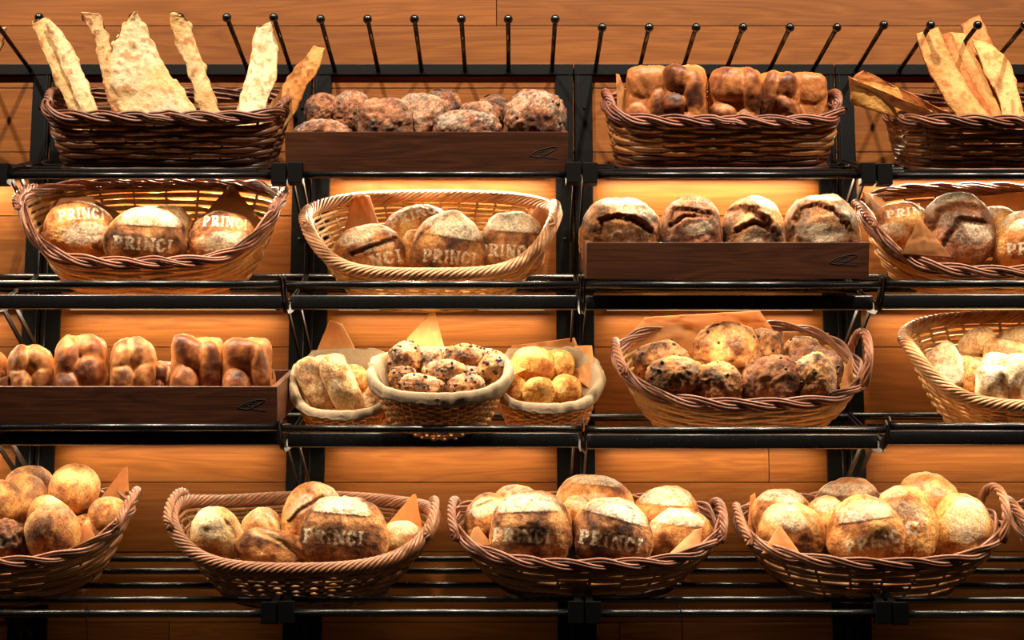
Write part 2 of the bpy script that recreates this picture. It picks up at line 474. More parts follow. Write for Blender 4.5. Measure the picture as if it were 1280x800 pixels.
def glyph(ch, x, y):
    R = lambda a, b, c, d: (x >= a) & (x <= b) & (y >= c) & (y <= d)
    def seg(x0, y0, x1, y1, w):
        dx, dy = x1 - x0, y1 - y0; t = np.clip(((x - x0) * dx + (y - y0) * dy) / (dx * dx + dy * dy), 0, 1)
        return np.hypot(x - x0 - t * dx, y - y0 - t * dy) < w
    E = lambda cx, cy, rx, ry: ((x - cx) / rx) ** 2 + ((y - cy) / ry) ** 2 < 1
    if ch == 'P': return R(.12, .42, 0, 1) | R(0, .56, 0, .13) | R(0, .5, .87, 1) | (E(.5, .69, .48, .31) & ~E(.5, .69, .17, .14) & (x > .3))
    if ch == 'R': return R(.12, .40, 0, 1) | R(0, .5, 0, .13) | R(0, .5, .87, 1) | (E(.48, .71, .45, .29) & ~E(.48, .71, .16, .12) & (x > .3)) | (seg(.5, .46, .84, .06, .13) & (y > 0)) | R(.72, 1, 0, .13)
    if ch == 'I': return R(.28, .72, 0, 1) | R(.08, .92, 0, .13) | R(.08, .92, .87, 1)
    if ch == 'N': return R(.1, .28, 0, 1) | R(.72, .9, 0, 1) | (seg(.2, .92, .8, .08, .13) & (y > 0) & (y < 1)) | R(0, .4, 0, .12) | R(0, .35, .88, 1) | R(.62, 1, .88, 1)
    if ch == 'C': return E(.5, .5, .5, .52) & ~E(.52, .5, .2, .32) & ~((x > .62) & (np.abs(y - .5) < .17))
    return x < -9

WID = {'P': 1.0, 'R': 1.08, 'I': .55, 'N': 1.15, 'C': 1.0}
def text_mask(word, s, t):
    """s, t in 0..1 across the word"""
    tot = sum(WID[c] for c in word) + 0.14 * (len(word) - 1)
    x = s * tot; out = np.zeros(len(s), bool); p = 0
    for c in word:
        m = (x >= p - .02) & (x <= p + WID[c] + .02) & (t >= -.02) & (t <= 1.02)
        if m.any():
            o = np.zeros(len(s), bool); o[m] = glyph(c, (x[m] - p) / WID[c], t[m]); out |= o
        p += WID[c] + 0.14
    return out

FLOUR = lin((242, 222, 192))
PAL = {   # light, mid, dark
    'crust': ((226, 168, 98), (186, 116, 60), (104, 56, 28)),
    'gold': ((238, 182, 108), (206, 136, 70), (140, 80, 40)),
    'pale': ((240, 206, 152), (218, 168, 108), (172, 112, 66)),
    'dark': ((176, 116, 78), (126, 74, 48), (56, 32, 24)),
    'rye': ((214, 152, 92), (150, 94, 54), (66, 38, 24)),
    'floury': ((246, 232, 208), (230, 198, 152), (176, 124, 80)),
    'brioche': ((178, 110, 60), (116, 62, 33), (66, 33, 20)),
    'tan': ((202, 142, 88), (150, 92, 52), (90, 50, 30)),
    'sand': ((244, 194, 114), (222, 154, 76), (172, 100, 44)),
}

def poly_dist(U, V, pts):
    best = np.full(len(U), 1e9); side = np.zeros(len(U))
    for (x0, y0), (x1, y1) in zip(pts[:-1], pts[1:]):
        dx, dy = x1 - x0, y1 - y0
        t = np.clip(((U - x0) * dx + (V - y0) * dy) / (dx * dx + dy * dy + 1e-9), 0, 1)
        d = np.hypot(U - x0 - t * dx, V - y0 - t * dy)
        sd = np.sign((U - x0) * dy - (V - y0) * dx)
        m = d < best; best[m] = d[m]; side[m] = sd[m]
    return best, side

BREADS = []
def bread(name, label, cat, group, box, Y, rot=0, pal='crust', n=2.3, N=26, ry=None, seed=None, flour=(), text=None, cuts=(), rough=0.03, fine=0.0,
          dust=0.0, mat='bread', lobes=None, pinch=0.0, spots=0.0, flat=0.0, taper=0.0, free=False):
    x0, y0, x1, y1 = box
    u, v = (x0 + x1) / 2, (y0 + y1) / 2
    c = at(u, v, Y); s = scale_at(c)
    rx, rz = (x1 - x0) / 2 / s, (y1 - y0) / 2 / s
    if ry is None: ry = min(0.85 * min(rx, rz) + 0.15 * max(rx, rz), 0.058)
    if v > 230 and Y - ry < -0.318 and not free:                               # keep clear of the front rim of its basket
        Y = -0.318 + ry; c = at(u, v, Y); s = scale_at(c); rx, rz = (x1 - x0) / 2 / s, (y1 - y0) / 2 / s
    seed = len(BREADS) * 7 + 3 if seed is None else seed
    D, Fq = cubesphere(N)
    p = D / (np.sum(np.abs(D) ** n, 1) ** (1 / n))[:, None]
    q = p.copy()
    fr = np.clip(-p[:, 1] * 2 + 0.4, 0, 1)                       # how far a point faces the shop
    off = np.array([seed * 1.37, seed * 0.71, seed * 2.3])
    rmean = (rx * rz * ry) ** (1 / 3)
    asp = np.array([rx, ry, rz]) / rmean
    nz = fbm(q * asp * 1.3 + off, seed, 2) * rough * 3 + fbm(q * asp * 4 + off, seed + 5, 3) * rough * 1.3 + fbm(q * asp * 11 + off, seed + 6, 2) * rough * 0.5
    if fine:
        rg = 1 - np.abs(fbm(q * asp * 4.5 + off, seed + 9, 3)) * 2
        nz = nz + fine * (rg - 0.6) + fine * 0.8 * vnoise(q * asp * 9 + off, seed + 3)
    p = p * (1 + nz)[:, None]
    crease = np.ones(len(p))
    if taper: p[:, 0] *= 1 - taper * np.clip(p[:, 2], -1, 1); p[:, 0] += 0.06 * np.sin(seed * 2.1) * p[:, 2]
    if lobes is not None:
        hmax = np.zeros(len(p)); 
        second = np.zeros(len(p))
        for (lx, lz, lr, lr2, lrot, lh) in lobes:
            ca, sa = math.cos(math.radians(lrot)), math.sin(math.radians(lrot))
            dx, dz = q[:, 0] - lx, q[:, 2] - lz
            d2 = ((dx * ca + dz * sa) / lr) ** 2 + ((-dx * sa + dz * ca) / lr2) ** 2
            hh = lh * np.sqrt(np.clip(1.0 - d2, 0, None))
            second = np.maximum(second, np.minimum(hmax, hh)); hmax = np.maximum(hmax, hh)
        f2 = sst(0.25, -0.2, p[:, 1])
        f3 = sst(0.3, 0.7, p[:, 2]) * 0.35
        p[:, 1] -= hmax * f2
        p[:, 2] += hmax * f3 * f2
        crease = sst(0.02, 0.3, hmax - second * 0.75)
    p = p * np.array([rx, ry, rz])
    if flat:
        lo = -rz * (1 - flat); m = p[:, 2] < lo; p[m, 2] = lo + (p[m, 2] - lo) * 0.15
    ca, sa = math.cos(math.radians(rot)), math.sin(math.radians(rot))     # clockwise as seen
    X = p[:, 0] * ca + p[:, 2] * sa; Z = -p[:, 0] * sa + p[:, 2] * ca
    p[:, 0], p[:, 2] = X, Z
    U, Vv = u + X * s, v - Z * s
    # crust colours
    L_, Md, Dk = [lin(k) for k in PAL[pal]]
    a = fbm(q * asp * 1.7 + off + 9, seed + 31, 4) * 1.3 + 0.5
    a = np.clip(a + 0.5 * fbm(q * asp * 7 + off, seed + 77, 3), 0, 1)
    C = np.where(a[:, None] < 0.5, L_ + (Md - L_) * (a[:, None] * 2), Md + (Dk - Md) * ((a[:, None] - 0.5) * 2))
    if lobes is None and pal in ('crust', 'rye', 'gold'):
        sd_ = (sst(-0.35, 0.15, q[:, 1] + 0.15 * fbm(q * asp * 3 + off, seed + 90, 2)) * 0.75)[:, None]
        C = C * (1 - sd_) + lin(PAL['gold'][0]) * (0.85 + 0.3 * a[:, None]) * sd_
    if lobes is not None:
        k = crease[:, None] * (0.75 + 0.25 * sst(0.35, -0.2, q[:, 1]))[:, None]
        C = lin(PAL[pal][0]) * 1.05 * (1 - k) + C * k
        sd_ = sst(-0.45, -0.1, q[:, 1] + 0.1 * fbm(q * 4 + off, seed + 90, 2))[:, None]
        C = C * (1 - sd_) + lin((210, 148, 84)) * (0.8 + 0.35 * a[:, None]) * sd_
    if spots:
        sp = sst(0.28, 0.42, vnoise(q * asp * 8 + off, seed + 41))[:, None] * spots
        C = C * (1 - sp) + lin((40, 22, 16)) * sp
    fl = np.zeros(len(p))
    fine_n = fbm(np.stack([X, p[:, 1], Z], 1) * 90 + off, seed + 55, 3)
    grain = fbm(np.stack([X, p[:, 1], Z], 1) * 330 + off, seed + 56, 2)
    if dust:
        fl = np.maximum(fl, dust * 0.75 * sst(-0.1, 0.5, 0.7 * fbm(q * asp * 1.6 + off, seed + 61, 3) + 0.25 * q[:, 2] + 0.75 * grain + 0.35 * fine_n))
    for f in flour:
        fu, fv, hw, hh, fr_, st = f[:6]
        c2, s2 = math.cos(math.radians(fr_)), math.sin(math.radians(fr_))
        dx, dy = U - fu, Vv - fv
        a1, b1 = (dx * c2 + dy * s2) / hw, (-dx * s2 + dy * c2) / hh
        mk = sst(1.15, 0.75, np.sqrt(a1 * a1 + b1 * b1) + 0.35 * fine_n)
        if len(f) > 6: mk = mk * sst(f[6] + 0.03, f[6] - 0.03, b1)             # straight stencil edge
        if len(f) > 6:
            inw = sst(1.15, 0.85, np.abs(a1)) * fr
            ledge = sst(f[6] + 0.9, f[6] + 0.04, b1) * (b1 > f[6]) * inw
            p[:, 1] += 0.0016 * ledge
            ln = (sst(0.13, 0.0, np.abs(b1 - f[6] - 0.05)) * inw * 0.3)[:, None]
            C = C * (1 - ln) + lin((84, 44, 24)) * ln
        fl = np.maximum(fl, mk * st * np.clip(0.72 + 0.9 * grain + 0.7 * fine_n, 0, 1))
    if text:
        word, tu, tv, tw, th, tr, arc = text
        c2, s2 = math.cos(math.radians(tr)), math.sin(math.radians(tr))
        dx, dy = U - tu, Vv - tv
        a1, b1 = (dx * c2 + dy * s2) / tw, (-dx * s2 + dy * c2) / th
        b1 = b1 - arc * (a1 * 2) ** 2
        hit = text_mask(word, a1 + 0.5, 0.5 - b1).astype(float)
        bare = (np.abs(a1) < 0.56) & (np.abs(b1) < 0.72)
        fl = np.where(bare & (hit < 0.5), fl * 0.25, fl)
        fl = np.maximum(fl, hit * np.clip(0.80 + 0.9 * grain + 0.7 * fine_n, 0.12, 1))
    fl = fl * fr
    C = C * (1 - fl[:, None]) + FLOUR * fl[:, None]
    for (pts, w, dep, ear, tone) in cuts:
        d, sd = poly_dist(U + fine_n * w * 0.8, Vv + grain * w * 0.5, pts)
        k = sst(w, 0, d) * fr
        p[:, 1] += k * dep
        if ear:
            e = sst(w * 3.2, 0, d) * (sd > 0) * fr
            p[:, 1] -= e * ear; p[:, 2] += e * ear * 0.3
        if tone is not None:
            kk = (sst(w * 1.1, w * 0.3, d) * fr)[:, None]
            C = C * (1 - kk) + lin(tone) * kk
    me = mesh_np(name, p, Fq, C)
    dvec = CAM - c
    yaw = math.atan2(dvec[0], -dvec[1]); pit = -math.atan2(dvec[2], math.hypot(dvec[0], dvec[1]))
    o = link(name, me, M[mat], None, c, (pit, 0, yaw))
    tag(o, label, cat, group)
    BREADS.append(o)
    o_info = dict(c=c, s=s, rx=rx, rz=rz, ry=ry, U=U, V=Vv, p=p, q=q)
    return o, o_info

def chips(o, info, k, seed, r=0.0036, name='chocolate_chip_topping', mat='chip'):
    """small lumps pressed into the visible crust"""
    rg = np.random.RandomState(seed); mb = MB(); D, Fq = cubesphere(4)
    p = info['p']; cand = np.where((info['q'][:, 1] < 0.25) & (info['q'][:, 2] > -0.75))[0]
    for i in rg.choice(cand, k, replace=False):
        rr = r * rg.uniform(0.7, 1.35)
        mb.add(D * rr * rg.uniform(0.8, 1.25, (1, 3)) + p[i], Fq)
    c = link(name, mb.mesh(name, colr=False), M[mat], o); c['kind'] = 'stuff'
    c['label'] = 'dark chocolate chips in the crust'

# ------------------------------------------------------------------ crisp flatbreads and paper
def sheet(Lp, Rp, Y0, Y1, thick, seed, cfun, bulge=0.0, rough=0.002, nu=30, nv=64, edge=0.0, curl=0.0):
    """sheet between two edge polylines given by pixels; Y0 at the top, Y1 at the bottom"""
    Lp = smooth_path(Lp, nv); Rp = smooth_path(Rp, nv)
    t = np.linspace(0, 1, nu)
    G = np.zeros((nv, nu, 3))
    for i in range(nv):
        f = i / (nv - 1); Yc = Y0 + (Y1 - Y0) * f
        for j in range(nu):
            uv = Lp[i] * (1 - t[j]) + Rp[i] * t[j]
            y = Yc - bulge * 4 * t[j] * (1 - t[j]) * (0.5 + 0.5 * f) + curl * (t[j] - 0.5)
            G[i, j] = at(uv[0], uv[1], y)
    P = G.reshape(-1, 3)
    if edge:
        e = np.zeros((nv, nu)); e[:, 0] = e[:, -1] = 1; e[0, :] = 1
        nzv = np.stack([vnoise(P * 60, seed + 1), vnoise(P * 60, seed + 2) * 0.5, vnoise(P * 60, seed + 3)], 1)
        P = P + nzv * e.reshape(-1, 1) * edge
    h = fbm(P * 22, seed, 2) * rough * 2 + np.clip(vnoise(P * 120, seed + 14), -0.3, 1) * rough * 0.9
    P = P + np.stack([0 * h, -np.abs(h) * 0 - h, 0 * h], 1)
    tt, ff = np.meshgrid(t, np.linspace(0, 1, nv))
    C = cfun(P, tt.ravel(), ff.ravel(), h / max(rough, 1e-6), seed)
    B = P + np.array([0, thick, 0])
    n = len(P); V = np.vstack([P, B]); CC = np.vstack([C, C])
    idx = lambda i, j: i * nu + j
    Fq = []
    for i in range(nv - 1):
        for j in range(nu - 1):
            a, b, c, d = idx(i, j), idx(i, j + 1), idx(i + 1, j + 1), idx(i + 1, j)
            Fq += [[a, d, c, b], [a + n, b + n, c + n, d + n]]
    for i in range(nv - 1):
        for j in (0, nu - 1):
            a, d = idx(i, j), idx(i + 1, j); Fq.append([a, a + n, d + n, d] if j == 0 else [a, d, d + n, a + n])
    for j in range(nu - 1):
        for i in (0, nv - 1):
            a, b = idx(i, j), idx(i, j + 1); Fq.append([a, b, b + n, a + n] if i == 0 else [a, a + n, b + n, b])
    return V, np.array(Fq), CC

def flat_col(light=(250, 212, 146), warm=(226, 150, 78), spot=(160, 88, 40)):
    l, w, s_ = lin(light), lin(warm), lin(spot)
    def f(P, t, ff, h, seed):
        a = np.clip(0.45 + fbm(P * 11, seed + 4, 3) * 1.2, 0, 1)[:, None]
        C = l * (1 - a) + w * a
        e = np.maximum(sst(0.12, 0.0, np.minimum(t, 1 - t)), sst(0.07, 0, ff))[:, None] * 0.55
        C = C * (1 - e) + w * 0.8 * e
        sp = sst(0.22, 0.55, vnoise(P * 120, seed + 14) + 0.3 * fbm(P * 25, seed + 3, 2))[:, None] * 0.75
        return C * (1 - sp) + s_ * sp
    return f

def paper_col(c=(206, 150, 92)):
    l = np.minimum(lin(c) * np.array([1.12, 1.2, 1.3]), 0.9)
    def f(P, t, ff, h, seed):
        return l[None, :] * (1 + 0.06 * h[:, None])
    return f

FLATN = [0]
def flatbread(label, group, layers, Y0, Y1, palette=None, rough=0.0017, edge=0.006, bulge=0.006, curl=0.0):
    FLATN[0] += 1; seed = FLATN[0] * 13
    mb = MB()
    for k, (Lp, Rp) in enumerate(layers):
        V, Fq, C = sheet(Lp, Rp, Y0 + 0.012 * k, Y1 + 0.010 * k, 0.004, seed + k, palette or flat_col(), bulge, rough, edge=edge, curl=curl)
        mb.add(V, Fq, C)
    allv = np.vstack(mb.V); org = np.array([allv[:, 0].mean(), allv[:, 1].mean(), allv[:, 2].min()])
    mb.V = [v - org for v in mb.V]
    o = link('crisp_flatbread', mb.mesh('crisp_flatbread'), M['flat'], None, org)
    return tag(o, label, 'flatbread', group)

def paper(label, quad, seed, c=(206, 150, 92), crumple=0.0025, bulge=0.004, group='baking paper sheets', pts=None):
    """quad: TL, TR, BR, BL each (u, v, Y)"""
    (a, b, c3, d) = quad
    Lp = [a[:2], ((a[0] + d[0]) / 2, (a[1] + d[1]) / 2), d[:2]] if pts is None else pts[0]
    Rp = [b[:2], ((b[0] + c3[0]) / 2, (b[1] + c3[1]) / 2), c3[:2]] if pts is None else pts[1]
    V, Fq, C = sheet(Lp, Rp, (a[2] + b[2]) / 2, (c3[2] + d[2]) / 2, 0.0006, seed * 11, paper_col(c), bulge, crumple, nu=20, nv=20, curl=(b[2] - a[2]))
    org = np.array([V[:, 0].mean(), V[:, 1].mean(), V[:, 2].min()])
    o = link('baking_paper', mesh_np('baking_paper', V - org, Fq, C), M['paper'], None, org)
    return tag(o, label, 'paper', group)

# ------------------------------------------------------------------ baskets
BASK = {}
def basket(key, label, uL, uR, vL, vR, vF, vB, Yc, b, base_v, ratio=0.72, n=2.3, tilt=19, weave=(196, 140, 78), rim=(140, 86, 62), style='braid', pitch=0.0115,
           handles=(0, 0), group='woven bread baskets', name='bread_basket', stakes=30, rim_r=0.011, dark_base=None, by=0.0, amp=0.0021, liner=None, base_Y=None):
    tl = math.radians(tilt)
    uc = (uL + uR) / 2
    ey = np.array([0, math.cos(tl), math.sin(tl)]); ez = np.array([0, -math.sin(tl), math.cos(tl)])
    pc = at(uc, (vF + vB) / 2, Yc)
    a = (uR - uL) / 2 / scale_at(pc) - rim_r
    # lowest front edge of the base appears at base_v
    kb = ratio
    O = at(uc, base_v, Yc - b * kb * math.cos(tl) if base_Y is None else base_Y) + ey * (b * kb)
    O[0] = pc[0]
    def solve(x, y, v):
        lo, hi = 0.0, 0.5
        for _ in range(40):
            m = (lo + hi) / 2
            pv = proj(O + np.array([x, 0, 0]) + ey * y + ez * m)[1]
            if pv > v: lo = m
            else: hi = m
        return (lo + hi) / 2
    zF, zB, zL, zR = solve(0, -b, vF), solve(0, b, vB), solve(-a, 0, vL), solve(a, 0, vR)
    t = empty(name, O, (tl, 0, 0)); tag(t, label, 'basket', group)
    rg = np.random.RandomState(abs(hash(key)) % 9999 if False else sum(ord(ch) * (i + 3) for i, ch in enumerate(key)))
    def ring(tt, M_=160, dr=0.0, ph=None):
        phi = np.linspace(0, 2 * math.pi, M_, endpoint=False) if ph is None else ph
        c, s = np.cos(phi), np.sin(phi)
        k = kb + (1 - kb) * tt ** 0.75
        w3 = np.abs(c) ** 4.5; zr = np.where(c < 0, zL, zR) * w3 + np.where(s > 0, zB, zF) * (1 - w3)
        X = (a * k + dr) * np.sign(c) * np.abs(c) ** (2 / n); Yy = (b * k + dr) * np.sign(s) * np.abs(s) ** (2 / n)
        return np.stack([X, Yy + by * tt, zr * tt], 1), phi
    # even arc-length angles on the squared outline
    pp = np.linspace(0, 2 * math.pi, 1441)
    R0, _ = ring(0.8, ph=pp); L0 = np.concatenate([[0], np.cumsum(np.linalg.norm(np.diff(R0, axis=0), axis=1))])
    def even(k): return np.interp(np.linspace(0, L0[-1], k, endpoint=False), L0, pp)
    hmean = (zF + zB + zL + zR) / 4
    rows = max(5, int(hmean / pitch))
    wl = lin(weave); rl = lin(rim)
    mb = MB()
    PH = even(6 * stakes if stakes < 40 else 5 * stakes)
    arc = np.linspace(0, 2 * math.pi, len(PH), endpoint=False)
    for j in range(rows):
        tt = (j + 0.5) / rows * 0.97
        dr = amp * np.sin(arc * stakes / 2 + math.pi * j)
        P, _ = ring(tt, dr=0, ph=PH)
        nrm = P[:, :2] / (np.linalg.norm(P[:, :2], axis=1, keepdims=True) + 1e-9)
        P[:, :2] += nrm * dr[:, None]
        P[:, 2] += vnoise(np.stack([arc * 3, arc * 0 + j, arc * 0], 1), 3) * pitch * 0.16 + pitch * 0.12 * np.sin(arc * 2 + j)
        cc = wl * rg.uniform(0.72, 1.15)
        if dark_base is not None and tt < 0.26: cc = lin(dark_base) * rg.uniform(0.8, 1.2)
        V, Fq = tube(P, pitch * 0.50, 5, closed=True, flat=0.62)
        cv = cc * (1 + 0.22 * vnoise(np.repeat(np.stack([arc * 4 + j * 7, arc * 0, arc * 0], 1), 5, 0), 5))[:, None]
        mb.add(V, Fq, cv)
    w = link('weave', mb.mesh('weave'), M['wicker'], t); w['kind'] = 'stuff'
    mb = MB()
    for q in even(stakes):
        P = np.vstack([ring(tt, ph=np.array([q]))[0] for tt in np.linspace(0.0, 1.0, 6)])
        V, Fq = tube(P, 0.0032, 5, ref=(math.cos(q + 1.57), math.sin(q + 1.57), 0.01))
        mb.add(V, Fq, wl * rg.uniform(0.5, 0.85))
    w = link('stakes', mb.mesh('stakes'), M['wicker'], t); w['kind'] = 'stuff'
    mb = MB()
    for j in range(9):
        P, _ = ring(0.0, ph=even(60)); f = (j + 1) / 9
        P[:, :2] *= f; P[:, 2] = 0.001 * np.sin(arc[:60] * 9 + j * 3.1)
        V, Fq = tube(P, 0.5 * max(a, b) * kb / 9 * 1.15, 5, closed=True, ref=(0, 0, 1)); V[:, 2] *= 0.35
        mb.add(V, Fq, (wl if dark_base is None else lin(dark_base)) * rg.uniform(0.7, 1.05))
    w = link('woven_base', mb.mesh('woven_base'), M['wicker'], t); w['kind'] = 'stuff'
    # rim
    mb = MB(); M_ = 270; PH = even(M_); arc = np.linspace(0, 2 * math.pi, M_, endpoint=False)
    P, _ = ring(1.0, ph=PH)
    T = np.roll(P, -1, 0) - np.roll(P, 1, 0); T /= np.linalg.norm(T, axis=1, keepdims=True)
    A = np.cross(T, np.array([0, 0, 1.0])); A /= np.linalg.norm(A, axis=1, keepdims=True); B = np.cross(A, T)
    per = L0[-1]
    if style == 'braid':
        w_ = round(per / 0.21)
        for st in range(3):
            th = arc * w_ + st * 2 * math.pi / 3
            for cn in range(3):
                o = (cn - 1) * rim_r * 0.48
                la = rim_r * 0.75 * np.sin(th); up = rim_r * 0.12 * np.sin(2 * th + 0.6) + rim_r * 0.62 * np.cos(th) + rim_r * 0.1 * vnoise(np.stack([arc * 6, arc * 0 + st, arc * 0 + cn], 1), 8)
                Q = P + A * (la - abs(o) * 0.35)[:, None] + B * (up + o)[:, None]
                V, Fq = tube(Q, rim_r * 0.27 * rg.uniform(0.85, 1.15), 5, closed=True)
                mb.add(V, Fq, rl * rg.uniform(0.65, 1.35))
    else:
        w_ = round(per / 0.115); K = 9
        for st in range(K):
            th = arc * w_ + st * 2 * math.pi / K
            Q = P + A * (rim_r * 0.85 * np.cos(th))[:, None] + B * (rim_r * 0.85 * np.sin(th))[:, None]
            V, Fq = tube(Q, rim_r * 0.34, 5, closed=True)
            mb.add(V, Fq, rl * rg.uniform(0.75, 1.25))
    r_ = link('braided_rim' if style == 'braid' else 'twisted_rim', mb.mesh('rim'), M['wicker'], t)
    for sx, hh in zip((-1, 1), handles):
        if not hh: continue
        mb = MB(); tq = np.linspace(0, math.pi, 30); ww = min(b * 0.52, 0.085)
        zz = zL if sx < 0 else zR
        base = np.stack([sx * (a - 0.010 + 0.012 * np.sin(tq)), -ww * np.cos(tq) + by, zz - 0.006 + hh * np.sin(tq) ** 0.8], 1)
        for st in range(5):
            th = tq * 5 + st * 2 * math.pi / 5
            Q = base + np.stack([np.cos(th) * 0.0062, np.sin(th) * 0.003, np.sin(th) * 0.0055], 1)
            V, Fq = tube(Q, 0.0036, 6, ref=(1, 0.01, 0.0)); mb.add(V, Fq, rl * rg.uniform(0.75, 1.3))
        link('handle', mb.mesh('handle'), M['wicker'], t)
    if liner is not None:
        # cloth turned over the rim: inner drop, fold, outer drop
        K = 200; PH = even(K); arc = np.linspace(0, 2 * math.pi, K, endpoint=False)
        prof = [(0.45, -0.010, 0.0), (0.8, -0.008, 0.0), (1.0, -0.007, 0.004), (1.0, 0.0, 0.008), (1.0, 0.007, 0.006), (0.96, 0.0105, 0.0), (0.90, 0.012, -0.002), (0.86, 0.013, -0.003), (0.86, 0.0105, -0.003), (0.95, 0.008, -0.001)]
        V = []
        for k, (tt, dr, dz) in enumerate(prof):
            P, _ = ring(tt, ph=PH, dr=dr)
            wav = vnoise(np.stack([np.cos(arc) * 5, np.sin(arc) * 5, arc * 0 + k * 0.25], 1), 21) + 0.6 * vnoise(np.stack([np.cos(arc) * 13, np.sin(arc) * 13, arc * 0 + k * 0.3], 1), 22)
            nrm = P[:, :2] / np.linalg.norm(P[:, :2], axis=1, keepdims=True)
            P[:, :2] += nrm * (wav * 0.0035 * (k >= 3))[:, None]
            P[:, 2] += dz + wav * (0.003 if k < 5 else 0.006)
            V.append(P)
        V = np.vstack(V); m = len(prof)
        i, j = np.meshgrid(np.arange(m - 1), np.arange(K), indexing='ij'); j2 = (j + 1) % K
        Fq = np.stack([i * K + j, i * K + j2, (i + 1) * K + j2, (i + 1) * K + j], -1).reshape(-1, 4)
        c_ = link('cloth_liner', mesh_np('cloth_liner', V, Fq, np.broadcast_to(lin(liner), (len(V), 3))), M['cloth'], t)
        c_['label'] = 'beige cloth lining folded over the rim'
    BASK[key] = dict(O=O, a=a, b=b, z=(zF, zB, zL, zR), e=t)
    return t

# ------------------------------------------------------------------ walnut trays
LEAF = [(250, 452), (300, 425), (350, 398), (450, 345), (560, 320), (680, 292), (795, 292), (800, 300), (780, 328), (700, 375), (620, 420), (540, 460), (480, 482), (400, 486), (330, 474), (250, 452)]
PEE = [(440, 350), (600, 330), (610, 385), (560, 425), (480, 430)]
STEM = [(462, 372), (470, 430), (490, 505)]
INNER = [(330, 470), (400, 410), (470, 380), (560, 365)]
SCRIB = [(520, 500), (555, 475), (570, 508), (598, 478), (608, 512), (632, 480), (655, 512), (680, 486), (695, 516), (735, 490), (752, 520), (790, 505), (815, 522)]
def tray(label, uL, uR, vT, vB, Yf, depth, tilt, mark_u, mark_v):
    tl = math.radians(tilt)
    p = at((uL + uR) / 2, vB, Yf); s = scale_at(p)
    w = (uR - uL) / 2 / s; h = (vB - vT) / s / math.cos(tl) * 1.01
    t = empty('bread_tray', p, (tl, 0, 0)); tag(t, label, 'tray', 'walnut bread trays')
    th = 0.012
    link('front_panel', box_mesh('front_panel', -w, w, 0, th, 0, h, 0.001), M['walnut'], t)
    link('back_panel', box_mesh('back_panel', -w, w, depth - th, depth, 0, h, 0.001), M['walnut'], t)
    for sx in (-1, 1):
        a, b_ = sorted((sx * w, sx * (w - th)))
        link('side_panel', box_mesh('side_panel', a, b_, th, depth - th, 0, h, 0.001), M['walnut'], t)
    link('bottom_panel', box_mesh('bottom_panel', -w + th, w - th, th, depth - th, 0.002, 0.012), M['walnut'], t)
    mb = MB(); q0 = np.array([(mark_u - (uL + uR) / 2) / s, 0, (vB - mark_v) / s])
    for path, r in ((LEAF, .00085), (PEE, .0007), (STEM, .0007), (INNER, .0007), (SCRIB, .00065)):
        pp = smooth_path(path, len(path) * 5)
        Q = np.stack([(pp[:, 0] - 525) / 16 / s, 0 * pp[:, 0] - 0.0002, -(pp[:, 1] - 400) / 16 / s], 1)
        V, Fq = tube(Q + q0, r, 6, ref=(0, 1, 0)); V[:, 1] = V[:, 1] * 0.5
        mb.add(V, Fq)
    m = link('engraved_mark', mb.mesh('engraved_mark', colr=False), M['mark'], t)
    m['label'] = 'engraved leaf-shaped signature mark'
    return t
# ------------------------------------------------------------------ TOP ROW
DK = (128, 82, 54)
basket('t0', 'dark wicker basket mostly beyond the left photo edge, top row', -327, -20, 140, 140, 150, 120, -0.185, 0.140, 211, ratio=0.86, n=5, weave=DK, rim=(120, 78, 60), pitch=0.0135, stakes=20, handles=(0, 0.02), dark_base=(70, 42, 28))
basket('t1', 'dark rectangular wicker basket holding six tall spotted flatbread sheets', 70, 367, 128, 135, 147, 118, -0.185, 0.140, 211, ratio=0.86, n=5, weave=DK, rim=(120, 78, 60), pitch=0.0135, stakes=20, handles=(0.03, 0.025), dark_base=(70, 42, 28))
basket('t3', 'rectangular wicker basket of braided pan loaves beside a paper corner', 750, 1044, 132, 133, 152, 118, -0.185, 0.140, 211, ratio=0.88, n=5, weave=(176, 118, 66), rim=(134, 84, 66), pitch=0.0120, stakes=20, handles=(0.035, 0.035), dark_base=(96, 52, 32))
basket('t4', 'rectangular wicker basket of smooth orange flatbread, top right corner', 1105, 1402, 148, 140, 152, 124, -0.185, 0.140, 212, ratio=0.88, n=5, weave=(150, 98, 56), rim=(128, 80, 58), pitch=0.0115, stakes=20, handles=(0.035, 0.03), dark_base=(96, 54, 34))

G = 'flatbread sheets standing in the top left basket'
SPOT = flat_col((255, 232, 180), (240, 186, 112), (196, 122, 64))
flatbread('flatbread tip poking in from the left photo edge', G, [([(-22, 40), (-40, 90), (-60, 160)], [(8, 35), (-2, 75), (-22, 160)])], -0.20, -0.16, SPOT)
flatbread('folded flatbread sheet leaning left, first in the top left basket', G, [([(58, 30), (73, 72), (100, 138), (108, 170)], [(63, 25), (82, 45), (104, 90), (124, 140), (132, 170)]), ([(38, 27), (61, 80), (84, 135), (96, 170)], [(57, 21), (78, 75), (106, 135), (112, 170)])], -0.30, -0.265, SPOT, rough=0.0016)
flatbread('narrow reddish flatbread sheet beside the widest pale sheet', G, [([(101, 15), (118, 50), (126, 92), (138, 135), (142, 170)], [(123, 17), (136, 45), (150, 95), (170, 138), (172, 170)])], -0.31, -0.25, flat_col((250, 204, 142), (226, 146, 88), (172, 88, 50)))
flatbread('widest pale flatbread sheet with a pointed top, blistered all over', G, [([(166, 16), (142, 52), (139, 95), (150, 138), (154, 170)], [(170, 15), (184, 38), (206, 80), (246, 138), (250, 170)])], -0.312, -0.26, flat_col((255, 240, 200), (250, 206, 138), (212, 142, 82)), rough=0.0020)
